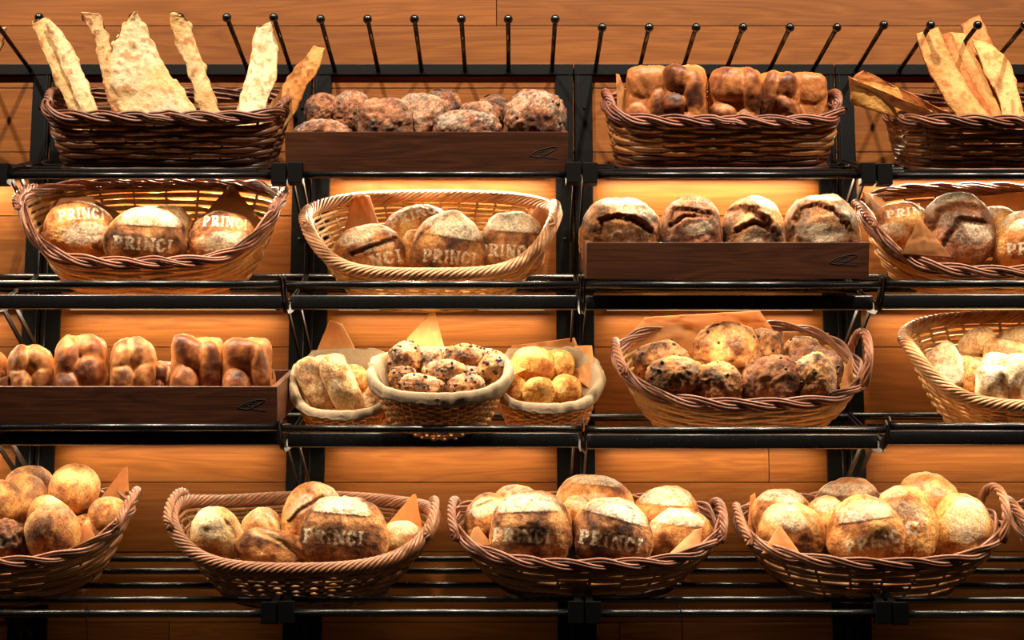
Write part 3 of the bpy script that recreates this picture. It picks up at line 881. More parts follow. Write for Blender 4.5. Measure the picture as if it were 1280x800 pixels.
flatbread('straight narrow flatbread strip leaning left beside the widest sheet', G, [([(212, 17), (216, 42), (235, 90), (250, 140), (256, 170)], [(230, 20), (241, 40), (256, 85), (274, 140), (280, 170)])], -0.312, -0.26, SPOT, rough=0.0016)
flatbread('smooth pale flatbread strip leaning right with a rounded tip', G, [([(320, 33), (315, 60), (306, 105), (294, 142), (288, 170)], [(338, 28), (348, 70), (341, 110), (330, 142), (325, 170)])], -0.26, -0.25, flat_col((255, 232, 186), (246, 202, 138), (220, 158, 96)), rough=0.002)
flatbread('browned flatbread strip leaning far right over the basket end', G, [([(392, 58), (370, 86), (346, 118), (328, 145), (310, 172)], [(406, 60), (400, 84), (384, 108), (366, 145), (350, 172)])], -0.21, -0.21, flat_col((240, 188, 112), (206, 130, 62), (150, 78, 36)))

G = 'orange flatbread sheets in the top right basket'
ORG = flat_col((246, 196, 122), (218, 142, 74), (206, 124, 60))
DORG = flat_col((226, 150, 84), (190, 100, 48), (170, 88, 40))
flatbread('lowest flatbread sheet drooping over the left end of the top right basket', G, [([(1061, 96), (1062, 118), (1066, 130)], [(1125, 112), (1130, 135), (1130, 150)])], -0.29, -0.27, flat_col((240, 180, 96), (214, 140, 64), (206, 124, 60)), rough=0.001, edge=0.004, bulge=0.015)
flatbread('curled flatbread sheet with a pale rolled edge above the drooping one', G, [([(1061, 97), (1062, 102), (1064, 110)], [(1168, 140), (1170, 146), (1172, 156)])], -0.30, -0.28, flat_col((255, 226, 176), (236, 180, 110), (206, 124, 60)), rough=0.001, edge=0.003, bulge=0.01)
flatbread('deep orange flatbread sheet lying slanted on top of the curled one', G, [([(1078, 87), (1066, 97), (1064, 104)], [(1190, 143), (1182, 150), (1172, 158)])], -0.26, -0.24, DORG, rough=0.001, edge=0.003, bulge=0.01)
flatbread('broad upright flatbread sheet with a torn notch, front left of the standing ones', G, [([(1145, 43), (1156, 78), (1180, 122), (1198, 150), (1206, 180)], [(1173, 34), (1186, 65), (1214, 115), (1240, 150), (1246, 180)])], -0.24, -0.23, ORG, rough=0.0012, edge=0.002)
flatbread('narrow dark flatbread edge between the two broad upright sheets', G, [([(1175, 44), (1196, 92), (1222, 150), (1228, 180)], [(1188, 40), (1210, 92), (1244, 150), (1250, 180)])], -0.22, -0.21, DORG, rough=0.0012, edge=0.002)
flatbread('upright flatbread sheet with a rounded shoulder behind the narrow dark edge', G, [([(1188, 40), (1206, 84), (1236, 150), (1240, 180)], [(1206, 42), (1222, 76), (1256, 150), (1262, 180)])], -0.19, -0.20, ORG, rough=0.0012, edge=0.002)
flatbread('tallest flatbread sheet reaching above the pegs at top right', G, [([(1200, 31), (1216, 70), (1240, 150), (1244, 180)], [(1224, 18), (1240, 55), (1268, 150), (1272, 180)])], -0.15, -0.17, DORG, rough=0.0012, edge=0.002)
flatbread('rightmost pale flatbread sheet with a scalloped edge', G, [([(1214, 48), (1228, 84), (1250, 132), (1256, 180)], [(1232, 54), (1260, 74), (1274, 116), (1288, 180)])], -0.18, -0.21, flat_col((252, 210, 140), (232, 160, 88), (206, 124, 60)), rough=0.0012, edge=0.004)

paper('paper corner standing at the left end of the braided loaf basket', ((770, 92, -.22), (774, 93, -.2), (796, 150, -.2), (772, 150, -.2)), 1)
LB = [(-.62, .55, .5, .42, 20, .30), (.05, .62, .5, .44, -30, .36), (.55, .45, .45, .6, 10, .34), (.1, -.2, .45, .5, 0, .42), (-.55, -.4, .5, .5, 30, .3), (.62, -.45, .4, .5, 0, .34)]
G = 'braided loaves in the top basket'
def brioche(label, group, box, Y, seed, lobes, rot=0, n=4.5, ry=None, pal='brioche', N=38, rough=0.035):
    return bread('braided_loaf', label, 'bread', group, box, Y, rot, pal=pal, n=n, N=N, ry=ry, seed=seed, mat='brioche', lobes=lobes, rough=rough)
brioche('square end of a braided pan loaf beside the paper corner', G, (783, 85, 838, 172), -0.20, 11, [(-.1, .6, .9, .45, 0, .12), (.55, -.2, .5, .6, 20, .3), (-.5, -.5, .6, .5, 0, .22)], n=5, ry=.05)
brioche('knotted braided pan loaf left of the dark gap in its basket', G, (826, 83, 884, 175), -0.21, 12, [(-.2, .65, .75, .36, -8, .34), (.45, .2, .5, .75, 20, .34), (-.45, -.02, .6, .34, 0, .42), (.3, -.5, .6, .3, 0, .3), (-.5, -.6, .5, .35, 0, .3)], ry=.055)
brioche('big lobed braided pan loaf right of the dark gap in its basket', G, (886, 87, 953, 172), -0.21, 13, [(-.25, .55, .75, .5, -10, .36), (.6, .25, .4, .8, 15, .34), (-.5, -.3, .55, .35, 0, .42), (.35, -.55, .6, .4, 30, .3)], ry=.055)
brioche('twisted braided pan loaf, third from the left in its basket', G, (945, 92, 1000, 172), -0.215, 14, [(-.4, .35, .4, .85, -25, .4), (.35, .6, .6, .4, 10, .34), (.4, -.05, .6, .3, -35, .4), (.5, -.55, .5, .4, 0, .36)], ry=.05)
brioche('smooth square end of the rightmost braided pan loaf in its basket', G, (986, 92, 1034, 172), -0.20, 15, [(.2, .55, .9, .5, 0, .10), (-.6, -.3, .5, .4, -30, .3)], n=5.5, ry=.05)

tray('very dark wooden tray of dusted dark rolls, top row', 357, 710, 168, 216, -0.375, 0.25, 17, 679, 191)
G = 'dusted dark rolls in the top tray'
def rustic(label, group, box, Y, seed, dust=0.5, pal='dark', rot=0, fine=0.030, spots=.5, N=31, name='rustic_roll', n=2.3, **k):
    return bread(name, label, 'bread', group, box, Y, rot, pal=pal, n=n, N=N, seed=seed, dust=dust * 0.75, mat='rustic', rough=0.06, fine=fine, spots=spots, **k)
rustic('low dusted dark roll at the left end of the top tray', G, (368, 148, 443, 196), -0.31, 21, .55)
rustic('nearly black roll at the far left back of the top tray', G, (380, 117, 430, 168), -0.20, 22, .12, spots=.8)
rustic('dusted roll behind the low roll, touching the nearly black one', G, (416, 115, 466, 172), -0.22, 23, .5)
rustic('wide cracked dark roll, third along the front of the top tray', G, (445, 121, 521, 188), -0.28, 24, .45)
rustic('tall dusted roll in the middle of the top tray', G, (494, 117, 563, 188), -0.25, 25, .5)
rustic('dark roll peeking out behind the middle of the top tray', G, (524, 113, 578, 165), -0.17, 26, .2)
rustic('low wide dusted roll between the middle and right rolls', G, (542, 138, 626, 192), -0.31, 27, .7)
rustic('grey topped dark roll behind the low wide one', G, (570, 126, 624, 178), -0.21, 28, .35, spots=.8)
rustic('dark roll peeking out left of the large right roll', G, (594, 119, 640, 172), -0.17, 29, .15, spots=.8)
o, inf = rustic('largest dusted roll with a nub on top, right end of the top tray', G, (629, 113, 708, 190), -0.26, 30, .75, fine=.04)
chips(o, inf, 5, 4, .004, 'burnt_fruit')

# ------------------------------------------------------------------ SECOND ROW
TAN = (212, 158, 92)
basket('s1', 'tan oval basket with dark braided rim holding three stencilled loaves', 26, 360, 246, 250, 329, 229, -0.195, 0.170, 371, ratio=0.66, tilt=24, weave=TAN, rim=(156, 100, 76), pitch=0.0125, stakes=20, handles=(0.02, 0.02), base_Y=-0.235)
basket('s2', 'pale oval basket with twisted rope rim holding four stencilled loaves', 375, 702, 268, 266, 343, 245, -0.195, 0.170, 388, ratio=0.60, tilt=24, weave=(206, 158, 98), rim=(192, 140, 98), style='rope', pitch=0.0085, stakes=34, handles=(0.012, 0.02), rim_r=0.0125, base_Y=-0.215, amp=.003)
basket('s4', 'oval basket at the right photo edge holding a deeply cracked dark loaf', 1070, 1412, 268, 262, 340, 236, -0.195, 0.170, 372, ratio=0.66, tilt=24, weave=(190, 130, 70), rim=(140, 88, 62), pitch=0.0115, stakes=20, handles=(0.025, 0.02), base_Y=-0.235)

def loaf(label, group, box, Y, seed, flour=(), text=None, cuts=(), pal='crust', rot=0, N=None, n=2.25, name='round_loaf', rough=.032, **k):
    k.setdefault('taper', .10)
    return bread(name, label, 'bread', group, box, Y, rot, pal=pal, n=n, N=N or (58 if text else 30), seed=seed, flour=flour, text=text, cuts=cuts, rough=rough, **k)
G = 'stencilled loaves in the tan basket'
paper('paper corner at the left inside the tan basket', ((50, 230, -.12), (84, 231, -.06), (165, 275, -.09), (55, 310, -.22)), 2, (176, 112, 58))
paper('paper corner at the right inside the tan basket', ((286, 232, -.08), (292, 233, -.1), (338, 290, -.2), (240, 285, -.08)), 3, (176, 112, 58))
loaf('stencilled loaf with a grey flour patch, left in the tan basket', G, (56, 252, 149, 326), -0.215, 41, [(106, 291, 31, 15, -12, .85)], ('PRINCI', 101, 267, 55, 14, -6, .18), rot=4)
loaf('bright loaf peeking out behind the shaded loaf in the tan basket', G, (176, 256, 241, 318), -0.17, 42, [(222, 272, 14, 9, 35, .7)], cuts=[([(205, 258), (228, 280)], 2.5, .004, 0, (226, 160, 96))], pal='gold')
loaf('shaded loaf with a peaked floured cap, centre of the tan basket', G, (132, 258, 235, 342), -0.245, 43, [(185, 274, 37, 15, 0, .9, .6)], ('PRINCI', 179, 305, 72, 16, 2, .04), pal='rye', n=2.1)
loaf('stencilled loaf with a flour moon, right in the tan basket', G, (235, 266, 327, 336), -0.215, 44, [(281, 303, 33, 14, -4, .9)], ('PRINCI', 281, 277, 55, 13, 3, .16))

G = 'stencilled loaves in the rope rimmed basket'
paper('paper corner at the left inside the rope rimmed basket', ((440, 247, -.12), (462, 244, -.1), (480, 300, -.12), (428, 300, -.18)), 4, (190, 124, 68))
paper('paper corner at the right inside the rope rimmed basket', ((674, 254, -.12), (688, 251, -.14), (690, 300, -.2), (648, 290, -.1)), 5, (190, 124, 68))
loaf('tilted loaf with lettering along its top, back of the rope rimmed basket', G, (476, 257, 566, 318), -0.115, 45, [], ('PRINCI', 519, 267, 68, 13, -19, .2), rot=-12, pal='crust')
loaf('torn and floured loaf, left in the rope rimmed basket', G, (416, 281, 508, 352), -0.205, 46, [(446, 296, 27, 10, -18, .95), (470, 308, 24, 7, -8, .5)], ('NCI', 482, 322, 40, 16, -14, .05), [([(440, 318), (462, 309), (492, 298)], 4, .008, .004, (96, 54, 32))], pal='crust')
loaf('small loaf edge showing beside the peaked loaf', G, (499, 285, 545, 345), -0.19, 47, pal='gold', N=26)
loaf('tall peaked loaf with a floured top, centre of the rope rimmed basket', G, (512, 265, 609, 356), -0.215, 48, [(572, 282, 40, 20, 8, .9, .8)], ('PRINCI', 562, 321, 66, 17, 5, .05), cuts=[([(522, 300), (545, 276), (568, 268)], 3, .006, .003, None)], pal='rye', n=2.05)
loaf('loaf with a straight edged flour cap, right in the rope rimmed basket', G, (599, 264, 681, 348), -0.18, 49, [(644, 278, 36, 22, 4, .95, .55)], ('PRINCI', 632, 313, 66, 15, 3, .03), pal='rye', n=2.5)

tray('reddish wooden tray holding four upright scored loaves', 733, 1086, 305, 349, -0.405, 0.27, 14, 1053, 325)
G = 'upright scored loaves in the second row tray'
def scored(label, box, Y, seed, cuts, flour, pal='rye', n=2.5, **k):
    return loaf(label, G, box, Y, seed, flour, None, cuts, pal=pal, n=n, N=46, name='scored_loaf', rough=.04, dust=.25, **k)
EARC = (128, 76, 46)
scored('upright loaf with a floury belly, leftmost in the reddish tray', (724, 247, 824, 340), -0.27, 51, [([(748, 290), (752, 276), (772, 271), (792, 275), (812, 288)], 6, .010, .006, EARC)], [(778, 252, 38, 7, 0, .95), (790, 265, 30, 6, 4, .6), (780, 297, 20, 9, 0, .9)])
scored('dark crusted upright loaf, second in the reddish tray', (823, 247, 904, 340), -0.27, 52, [([(838, 282), (842, 262), (866, 264), (886, 268)], 5, .008, .006, EARC), ([(840, 282), (856, 270), (884, 272)], 4, .006, .004, None)], [(874, 286, 18, 8, -10, .95)], pal='dark')
scored('upright loaf with a hollow dark mouth, third in the reddish tray', (904, 246, 981, 340), -0.27, 53, [([(912, 262), (928, 260), (944, 264), (962, 282)], 7, .011, .006, EARC), ([(920, 288), (944, 278), (966, 290)], 5, .008, .003, EARC)], [(958, 253, 24, 8, 25, .95), (938, 300, 16, 8, 0, .8)])
scored('upright loaf with grey flour and a thick ear, rightmost in the reddish tray', (979, 242, 1073, 340), -0.27, 54, [([(996, 276), (1004, 260), (1024, 256), (1042, 264), (1060, 284)], 5.5, .009, .007, EARC)], [(1028, 246, 30, 6, 6, .95), (1052, 268, 12, 10, 50, .95), (1030, 292, 31, 13, 4, .7)])

G = 'loaves in the right edge basket of the second row'
paper('paper sheet corner standing at the left of the right edge basket', ((1078, 239, -.14), (1100, 246, -.1), (1140, 290, -.12), (1086, 290, -.2)), 6, (200, 140, 82))
paper('long crumpled paper along the back of the right edge basket', ((1150, 252, -.08), (1300, 238, -.07), (1300, 285, -.1), (1150, 285, -.1)), 7, (214, 160, 100), .004)
loaf('stencilled loaf half hidden behind paper, right edge basket', G, (1090, 251, 1162, 318), -0.165, 55, [(1112, 288, 20, 10, 0, .7)], ('PRINCI', 1140, 265, 62, 10, -3, .12))
loaf('pale loaf top between the cracked loaf and the photo edge', G, (1218, 257, 1274, 310), -0.17, 56, [(1238, 264, 16, 8, 0, .8)], pal='gold')
loaf('deeply cracked dark loaf, largest in the right edge basket', G, (1149, 241, 1242, 340), -0.20, 57, [(1190, 246, 24, 8, 0, .8), (1222, 290, 20, 14, 40, .55), (1175, 262, 16, 10, 0, .5)], None, [([(1166, 284), (1176, 264), (1200, 258), (1222, 262)], 7, .010, .006, EARC), ([(1180, 305), (1200, 275), (1228, 280)], 6, .010, .004, (90, 50, 30))], pal='dark', n=2.2, N=52, dust=.3, ry=.055)
loaf('loaf cut by the right photo edge in the second row', G, (1241, 262, 1322, 340), -0.21, 58, [(1275, 275, 30, 12, 0, .7)], ('PRINCI', 1294, 310, 70, 15, 0, .03), pal='crust')
paper('small folded paper flap in front of the cracked loaf', ((1149, 274, -.295), (1152, 275, -.295), (1190, 322, -.30), (1126, 318, -.29)), 8, (190, 128, 76))

# ------------------------------------------------------------------ THIRD ROW
tray('long dark wooden tray of small braided loaves, cut by the left photo edge', -26, 347, 485, 532, -0.405, 0.27, 14, 314, 506)
G = 'small braided loaves in the third row tray'
BR1 = [(-.5, .6, .55, .42, 30, .34), (.25, .62, .62, .4, -25, .34), (.5, -.1, .45, .55, 10, .36), (-.45, -.2, .55, .5, -15, .38), (.3, -.7, .7, .35, 5, .36)]
BR2 = [(-.55, .45, .45, .55, 10, .34), (.3, .62, .6, .36, -25, .32), (.3, .1, .62, .42, 5, .46), (-.5, -.35, .5, .42, 0, .4), (.35, -.72, .6, .38, 0, .38)]
BR3 = [(-.3, .6, .75, .42, -20, .34), (.5, .15, .45, .75, 15, .36), (-.45, -.25, .52, .48, 0, .44), (.45, -.62, .5, .36, 0, .3)]
brioche('braided loaf half cut by the left photo edge, third row tray', G, (-46, 438, 8, 510), -0.215, 60, BR1, ry=.05, n=3.2)
brioche('smallest pale braided loaf, first whole one in the third row tray', G, (9, 434, 67, 512), -0.215, 61, BR1, ry=.05, n=3.0, pal='tan')
brioche('tallest braided loaf with a swirled top, third row tray', G, (69, 419, 135, 514), -0.215, 62, BR2, ry=.055, n=3.0)
brioche('round topped braided loaf right of the tallest one', G, (137, 425, 196, 512), -0.215, 63, BR1, ry=.05, n=2.9, pal='tan')
brioche('braided loaf showing low behind the gap in the tray', G, (190, 453, 222, 510), -0.19, 64, BR3, ry=.04, n=3)
brioche('dark square braided loaf with a folded top, fourth whole one in the tray', G, (214, 421, 278, 514), -0.215, 65, BR3, ry=.05, n=5.5)
brioche('dark square braided loaf at the right end of the third row tray', G, (277, 423, 339, 514), -0.215, 66, [(-.2, .6, .8, .4, -8, .32), (.55, .1, .4, .75, 22, .36), (-.4, -.3, .58, .46, 0, .46), (.5, -.75, .4, .3, 0, .3)], ry=.05, n=5.5)
brioche('small braided loaf low behind the right end of the third row tray', G, (318, 459, 345, 506), -0.18, 67, BR1, ry=.03, n=2.6)

SW = (234, 168, 98)
kw = dict(ratio=0.70, tilt=21, weave=SW, rim=(190, 140, 92), style='rope', pitch=0.0072, stakes=46, rim_r=0.003, liner=(164, 142, 114), name='lined_basket', group='small cloth lined baskets', amp=.0026)
basket('m1', 'cloth lined small basket of ciabatta sticks beside the walnut tray', 368, 500, 470, 474, 517, 440, -0.205, 0.105, 545, **kw)
basket('m3', 'cloth lined small basket of golden sandy rolls', 616, 750, 468, 468, 508, 438, -0.205, 0.105, 545, **kw)
basket('m2', 'cloth lined small basket of chocolate chip rolls, foremost of the three', 464, 638, 462, 462, 495, 437, -0.285, 0.105, 552, **{**kw, 'ratio': 0.58, 'tilt': 24})

G = 'ciabatta sticks'
paper('tall paper corner behind the ciabatta sticks', ((412, 400, -.12), (428, 405, -.1), (462, 470, -.12), (386, 462, -.15)), 9, (214, 154, 92))
def ciab(label, group, box, Y, seed, rot=0, pal='floury', n=3.2, **k):
    return bread(k.pop('name', 'ciabatta'), label, 'bread', group, box, Y, rot, pal=pal, n=n, N=28, seed=seed, dust=k.pop('dust', .45), rough=.04, **k)
ciab('ciabatta stick leaning at the left of its small basket', G, (376, 446, 412, 516), -0.26, 71, -28, pal='pale', ry=.024)
ciab('foremost ciabatta stick leaning across its small basket', G, (409, 440, 447, 528), -0.275, 72, -27, pal='pale', ry=.026)
ciab('short ciabatta piece lying flat behind the leaning sticks', G, (388, 443, 432, 470), -0.20, 73, -10, pal='pale', ry=.025)
bread('small_roll', 'golden roll behind the foremost ciabatta stick', 'bread', G, (432, 461, 466, 500), -0.22, 0, pal='gold', seed=74)
bread('small_roll', 'roll half hidden above the golden roll in the ciabatta basket', 'bread', G, (426, 455, 458, 480), -0.17, 0, pal='pale', seed=78)
ciab('ciabatta stick end pointing down right in its small basket', G, (452, 470, 482, 528), -0.255, 75, 38, pal='pale', ry=.024)

G = 'chocolate chip rolls'
paper('tall pointed paper behind the chocolate chip rolls', ((537, 391, -.215), (544, 390, -.215), (560, 452, -.225), (484, 452, -.235)), 10, (236, 182, 116), .004)
paper('paper flap at the right rim of the chocolate chip basket', ((626, 470, -.32), (648, 454, -.24), (662, 460, -.25), (628, 474, -.33)), 11, (226, 170, 104), .001)
CH = [('top left standing chocolate chip roll', (485, 428, 528, 472), -.285, -20), ('chocolate chip roll behind the centre one', (522, 436, 558, 474), -.27, 0), ('chocolate chip roll at the back right', (553, 430, 612, 466), -.265, 0),
      ('small chocolate chip roll at the left front', (485, 457, 522, 488), -.31, 0), ('low pale chocolate chip roll at the front centre', (498, 468, 558, 500), -.33, 8), ('darkest chocolate chip roll in the centre', (528, 450, 581, 486), -.30, -5),
      ('chocolate chip roll tucked right of the darkest one', (574, 456, 602, 484), -.285, 0), ('chocolate chip roll at the front right', (558, 467, 606, 500), -.32, -8), ('chocolate chip roll standing at the right rim', (598, 439, 636, 488), -.29, 22)]
for k, (lab, bx, Y, rt) in enumerate(CH):
    o, inf = rustic(lab + ' of its basket', G, bx, Y, 80 + k, .5, 'rye', rot=rt, fine=.03, spots=.25, N=24, name='chocolate_chip_roll', free=True)
    chips(o, inf, 22, 80 + k, .0030)

G = 'golden sandy rolls'
paper('wide paper sheet behind the golden sandy rolls', ((640, 418, -.12), (722, 428, -.11), (730, 480, -.13), (630, 470, -.13)), 12, (208, 146, 84), .004, pts=([(640, 432), (632, 450), (628, 472)], [(718, 422), (728, 450), (732, 482)]))
paper('upright paper strip at the right of the golden sandy rolls', ((718, 432, -.15), (740, 432, -.2), (746, 492, -.24), (714, 470, -.15)), 13, (222, 160, 98), .004)
for k, (lab, bx, Y) in enumerate([('largest golden sandy roll at the upper left', (636, 433, 694, 482), -.22), ('golden sandy roll at the upper right', (676, 436, 718, 478), -.19), ('golden sandy roll at the lower left behind the cloth rim', (626, 470, 660, 508), -.25), ('golden sandy roll at the front centre', (653, 471, 695, 510), -.275), ('golden sandy roll at the lower right', (688, 468, 727, 508), -.26)]):
    bread('sandy_roll', lab, 'bread', G, bx, Y, 0, pal='sand', seed=100 + k, N=28, rough=.03, fine=.012, mat='rustic')

basket('o3', 'oval basket with pale weave and dark braided rim holding nut loaves', 764, 1085, 448, 462, 506, 408, -0.20, 0.165, 551, ratio=0.66, tilt=24, weave=(222, 172, 108), rim=(150, 98, 74), pitch=0.0120, stakes=20, handles=(0.035, 0.085), base_Y=-0.24)
G = 'nut loaves in the pale oval basket'
paper('large paper sheet standing behind the nut loaves', ((800, 398, -.08), (965, 392, -.08), (978, 470, -.12), (776, 470, -.14)), 14, (206, 140, 78), .005, pts=([(806, 396), (786, 425), (782, 475)], [(950, 388), (972, 425), (978, 475)]))
paper('paper corner behind the right nut loaves', ((978, 414, -.09), (1036, 416, -.09), (1040, 460, -.12), (976, 460, -.1)), 15, (196, 130, 70), .002)
paper('small paper flap at the right inside the nut loaf basket', ((1056, 458, -.26), (1066, 448, -.24), (1066, 486, -.28), (1050, 486, -.28)), 16, (196, 130, 70), .001)
for k, (lab, bx, Y, du, pl, nm) in enumerate([
    ('dark nut roll at the upper left of the nut loaf basket', (794, 426, 860, 474), -.19, .25, 'rye', 'nut_roll'),
    ('low wide nut roll at the left front of the nut loaf basket', (806, 447, 880, 500), -.27, .3, 'rye', 'nut_roll'),
    ('largest nut loaf crowning the middle of its basket', (865, 404, 950, 474), -.18, .35, 'crust', 'nut_loaf'),
    ('nut loaf end leaning on the right of the largest loaf', (935, 412, 978, 466), -.16, .2, 'rye', 'nut_loaf'),
    ('small nut roll below the largest loaf, front centre', (863, 453, 927, 512), -.285, .3, 'rye', 'nut_roll'),
    ('nut roll with a dark wet top at the front of its basket', (927, 445, 1003, 516), -.285, .25, 'dark', 'nut_roll'),
    ('nut roll with a raisin at the upper right back', (980, 420, 1024, 460), -.15, .2, 'rye', 'nut_roll'),
    ('long nut loaf curving down the right side of its basket', (984, 432, 1053, 494), -.20, .2, 'dark', 'nut_loaf'),
    ('pale floured nut roll at the right front of its basket', (988, 442, 1044, 512), -.265, .55, 'rye', 'nut_roll')]):
    o, inf = rustic(lab, G, bx, Y, 110 + k, du, pl, fine=.038, spots=.3, name=nm)
    chips(o, inf, 5, 110 + k, .0034, 'raisin_bits')

basket('o4', 'pale rope rimmed basket of floured ciabatta rolls at the right edge', 1126, 1468, 428, 428, 509, 396, -0.20, 0.170, 548, ratio=0.62, tilt=24, weave=(214, 160, 96), rim=(190, 138, 92), style='rope', pitch=0.0080, stakes=34, rim_r=0.0125, base_Y=-0.225, amp=.003)
G = 'floured ciabatta rolls'
for k, (lab, bx, Y, rt, pl, nn, du) in enumerate([
    ('square floured ciabatta roll tilted at the far left of its basket', (1162, 430, 1206, 486), -.17, -32, 'floury', 4, .75),
    ('oval brown dusted roll leaning at the back of the ciabatta basket', (1194, 412, 1246, 448), -.14, -38, 'pale', 2.3, .35),
    ('brown dusted roll at the top right edge of the ciabatta basket', (1245, 408, 1300, 444), -.13, -12, 'pale', 2.4, .3),
    ('wedge of golden roll below the top right roll', (1230, 424, 1282, 460), -.18, 12, 'pale', 3, .25),
    ('small roll low between the oval roll and the square one', (1190, 444, 1222, 478), -.19, 0, 'pale', 2.4, .3),
    ('dark small roll just under the oval brown roll', (1206, 446, 1236, 474), -.18, 0, 'pale', 2.4, .2),
    ('pale roll under the golden wedge', (1226, 440, 1264, 474), -.22, 0, 'floury', 2.6, .5),
    ('narrow yellowish roll beside the square floured roll', (1205, 452, 1230, 494), -.25, 10, 'gold', 3, .35),
    ('square dusted ciabatta roll at the front of its basket', (1220, 456, 1260, 510), -.275, 2, 'floury', 4, .5),
    ('split ciabatta with a dark opening at the right photo edge', (1254, 442, 1306, 514), -.28, 8, 'floury', 4, .6)]):
    ciab(lab, G, bx, Y, 130 + k, rt, pl, nn, name='ciabatta_roll', dust=du)
paper('narrow paper strip along the front inside the ciabatta basket', ((1206, 480, -.255), (1236, 487, -.27), (1240, 512, -.27), (1206, 505, -.26)), 17, (230, 170, 104), .001)

# ------------------------------------------------------------------ BOTTOM ROW
basket('b0', 'oval basket of round rolls cut by the left photo edge, bottom row', -172, 171, 640, 636, 705, 612, -0.20, 0.170, 757, ratio=0.66, tilt=24, weave=(166, 112, 68), rim=(142, 92, 66), pitch=0.0125, stakes=20, handles=(0, .03), base_Y=-0.245)
basket('b1', 'oval basket with twisted rim holding one stencilled and five plain loaves', 210, 550, 636, 648, 712, 622, -0.20, 0.170, 760, ratio=0.62, tilt=24, weave=(150, 104, 64), rim=(138, 90, 60), style='rope', pitch=0.0090, stakes=34, handles=(.025, .03), rim_r=.0125, base_Y=-0.24, amp=.003)
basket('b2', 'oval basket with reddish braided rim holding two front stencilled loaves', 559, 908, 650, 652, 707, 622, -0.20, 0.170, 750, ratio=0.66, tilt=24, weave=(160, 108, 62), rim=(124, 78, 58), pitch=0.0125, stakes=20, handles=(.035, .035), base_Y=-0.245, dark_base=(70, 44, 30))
basket('b3', 'oval basket with an arched right handle holding upright golden loaves', 918, 1253, 656, 652, 706, 622, -0.20, 0.170, 752, ratio=0.66, tilt=24, weave=(164, 112, 66), rim=(146, 96, 70), pitch=0.0120, stakes=20, handles=(.03, .075), base_Y=-0.245)
basket('b4', 'basket end just showing at the right photo edge, bottom row', 1263, 1602, 652, 652, 707, 622, -0.20, 0.170, 752, ratio=0.66, tilt=24, weave=(160, 108, 62), rim=(136, 88, 62), pitch=0.0125, stakes=20, handles=(.04, 0), base_Y=-0.245)

G = 'round rolls in the bottom left basket'
paper('paper corner rising behind the bottom left rolls', ((154, 586, -.1), (160, 583, -.1), (162, 650, -.15), (112, 640, -.1)), 18, (214, 150, 92))
def roll(label, group, box, Y, seed, pal='gold', **k):
    return bread('round_roll', label, 'bread', group, box, Y, k.pop('rot', 0), pal=pal, seed=seed, N=30, rough=.02, dust=k.pop('dust', .2), **k)
roll('brown roll at the very back of the bottom left basket', G, (6, 582, 68, 640), -.13, 150, 'crust')
roll('brightest golden roll on top of the bottom left basket', G, (62, 580, 124, 643), -.20, 151, 'gold', rot=10)
roll('golden roll between the back roll and the left photo edge', G, (2, 593, 58, 655), -.19, 152, 'gold')
roll('brown roll cut by the left photo edge', G, (-32, 600, 28, 655), -.23, 153, 'crust')
roll('golden roll at the right end under the paper corner', G, (110, 621, 160, 672), -.20, 154, 'gold')
roll('roll with a cracked grey top behind the largest front roll', G, (35, 618, 92, 676), -.22, 155, 'crust', flour=[(66, 625, 16, 6, -10, .7)])
roll('largest brown roll at the front of the bottom left basket', G, (32, 631, 100, 704), -.28, 156, 'crust', rot=-14, dust=.3)
roll('low dusted roll behind the front paper flap', G, (95, 642, 147, 690), -.195, 157, 'gold', dust=.55)
roll('small roll edge between three bigger rolls', G, (92, 643, 118, 672), -.21, 158, 'gold')
rustic('craggy dark roll cut by the left photo edge, bottom row', G, (-36, 648, 33, 716), -.28, 159, .35, fine=.10)
rustic('dark roll glimpsed in the gap beside the largest front roll', G, (14, 652, 44, 690), -.22, 160, .1, N=20)
paper('paper flap at the front of the bottom left rolls', ((104, 656, -.255), (109, 655, -.255), (132, 690, -.255), (92, 694, -.265)), 19, (216, 146, 88), .001)

G = 'loaves in the twisted rim basket'
paper('pointed paper corner at the right of the twisted rim basket', ((516, 618, -.14), (520, 618, -.14), (530, 668, -.18), (480, 660, -.12)), 20, (226, 152, 84))
SC = lambda pts, w=4, tone=(236, 196, 140): [(pts, w, .006, .002, tone)]
loaf('oval floured loaf leaning at the left of the twisted rim basket', G, (238, 632, 303, 704), -.25, 161, [(260, 655, 20, 22, -20, .75)], None, SC([(272, 640), (292, 668), (296, 692)]), pal='pale', rot=-10, name='oval_loaf')
loaf('small pale loaf between the left loaf and the dark cracked loaf', G, (299, 635, 354, 690), -.20, 162, [(330, 645, 14, 10, 20, .6)], None, SC([(322, 638), (336, 654), (344, 672)]), pal='pale', name='oval_loaf')
loaf('loaf with a dark torn crack behind the stencilled loaf', G, (351, 603, 432, 698), -.19, 163, [(376, 632, 20, 10, -40, .6), (408, 612, 24, 8, 10, .6)], None, [([(362, 652), (378, 636), (402, 622)], 3.5, .006, .003, (96, 56, 34))], pal='crust', N=48)
loaf('stencilled loaf with a straight edged flour cap, twisted rim basket', G, (377, 620, 484, 714), -.26, 164, [(425, 635, 36, 16, 5, .85, .5)], ('PRINCI', 417, 671, 74, 18, 3, .02), pal='rye', n=2.6)
loaf('oval scored loaf lying at the front of the twisted rim basket', G, (296, 662, 394, 716), -.29, 165, [(330, 668, 20, 6, 10, .4)], None, SC([(318, 664), (350, 676), (382, 702)], 5, (226, 170, 112)), pal='crust', rot=16, name='oval_loaf')
loaf('pale loaf at the right end of the twisted rim basket', G, (470, 651, 530, 702), -.22, 166, [(505, 660, 20, 9, 0, .7)], pal='pale')

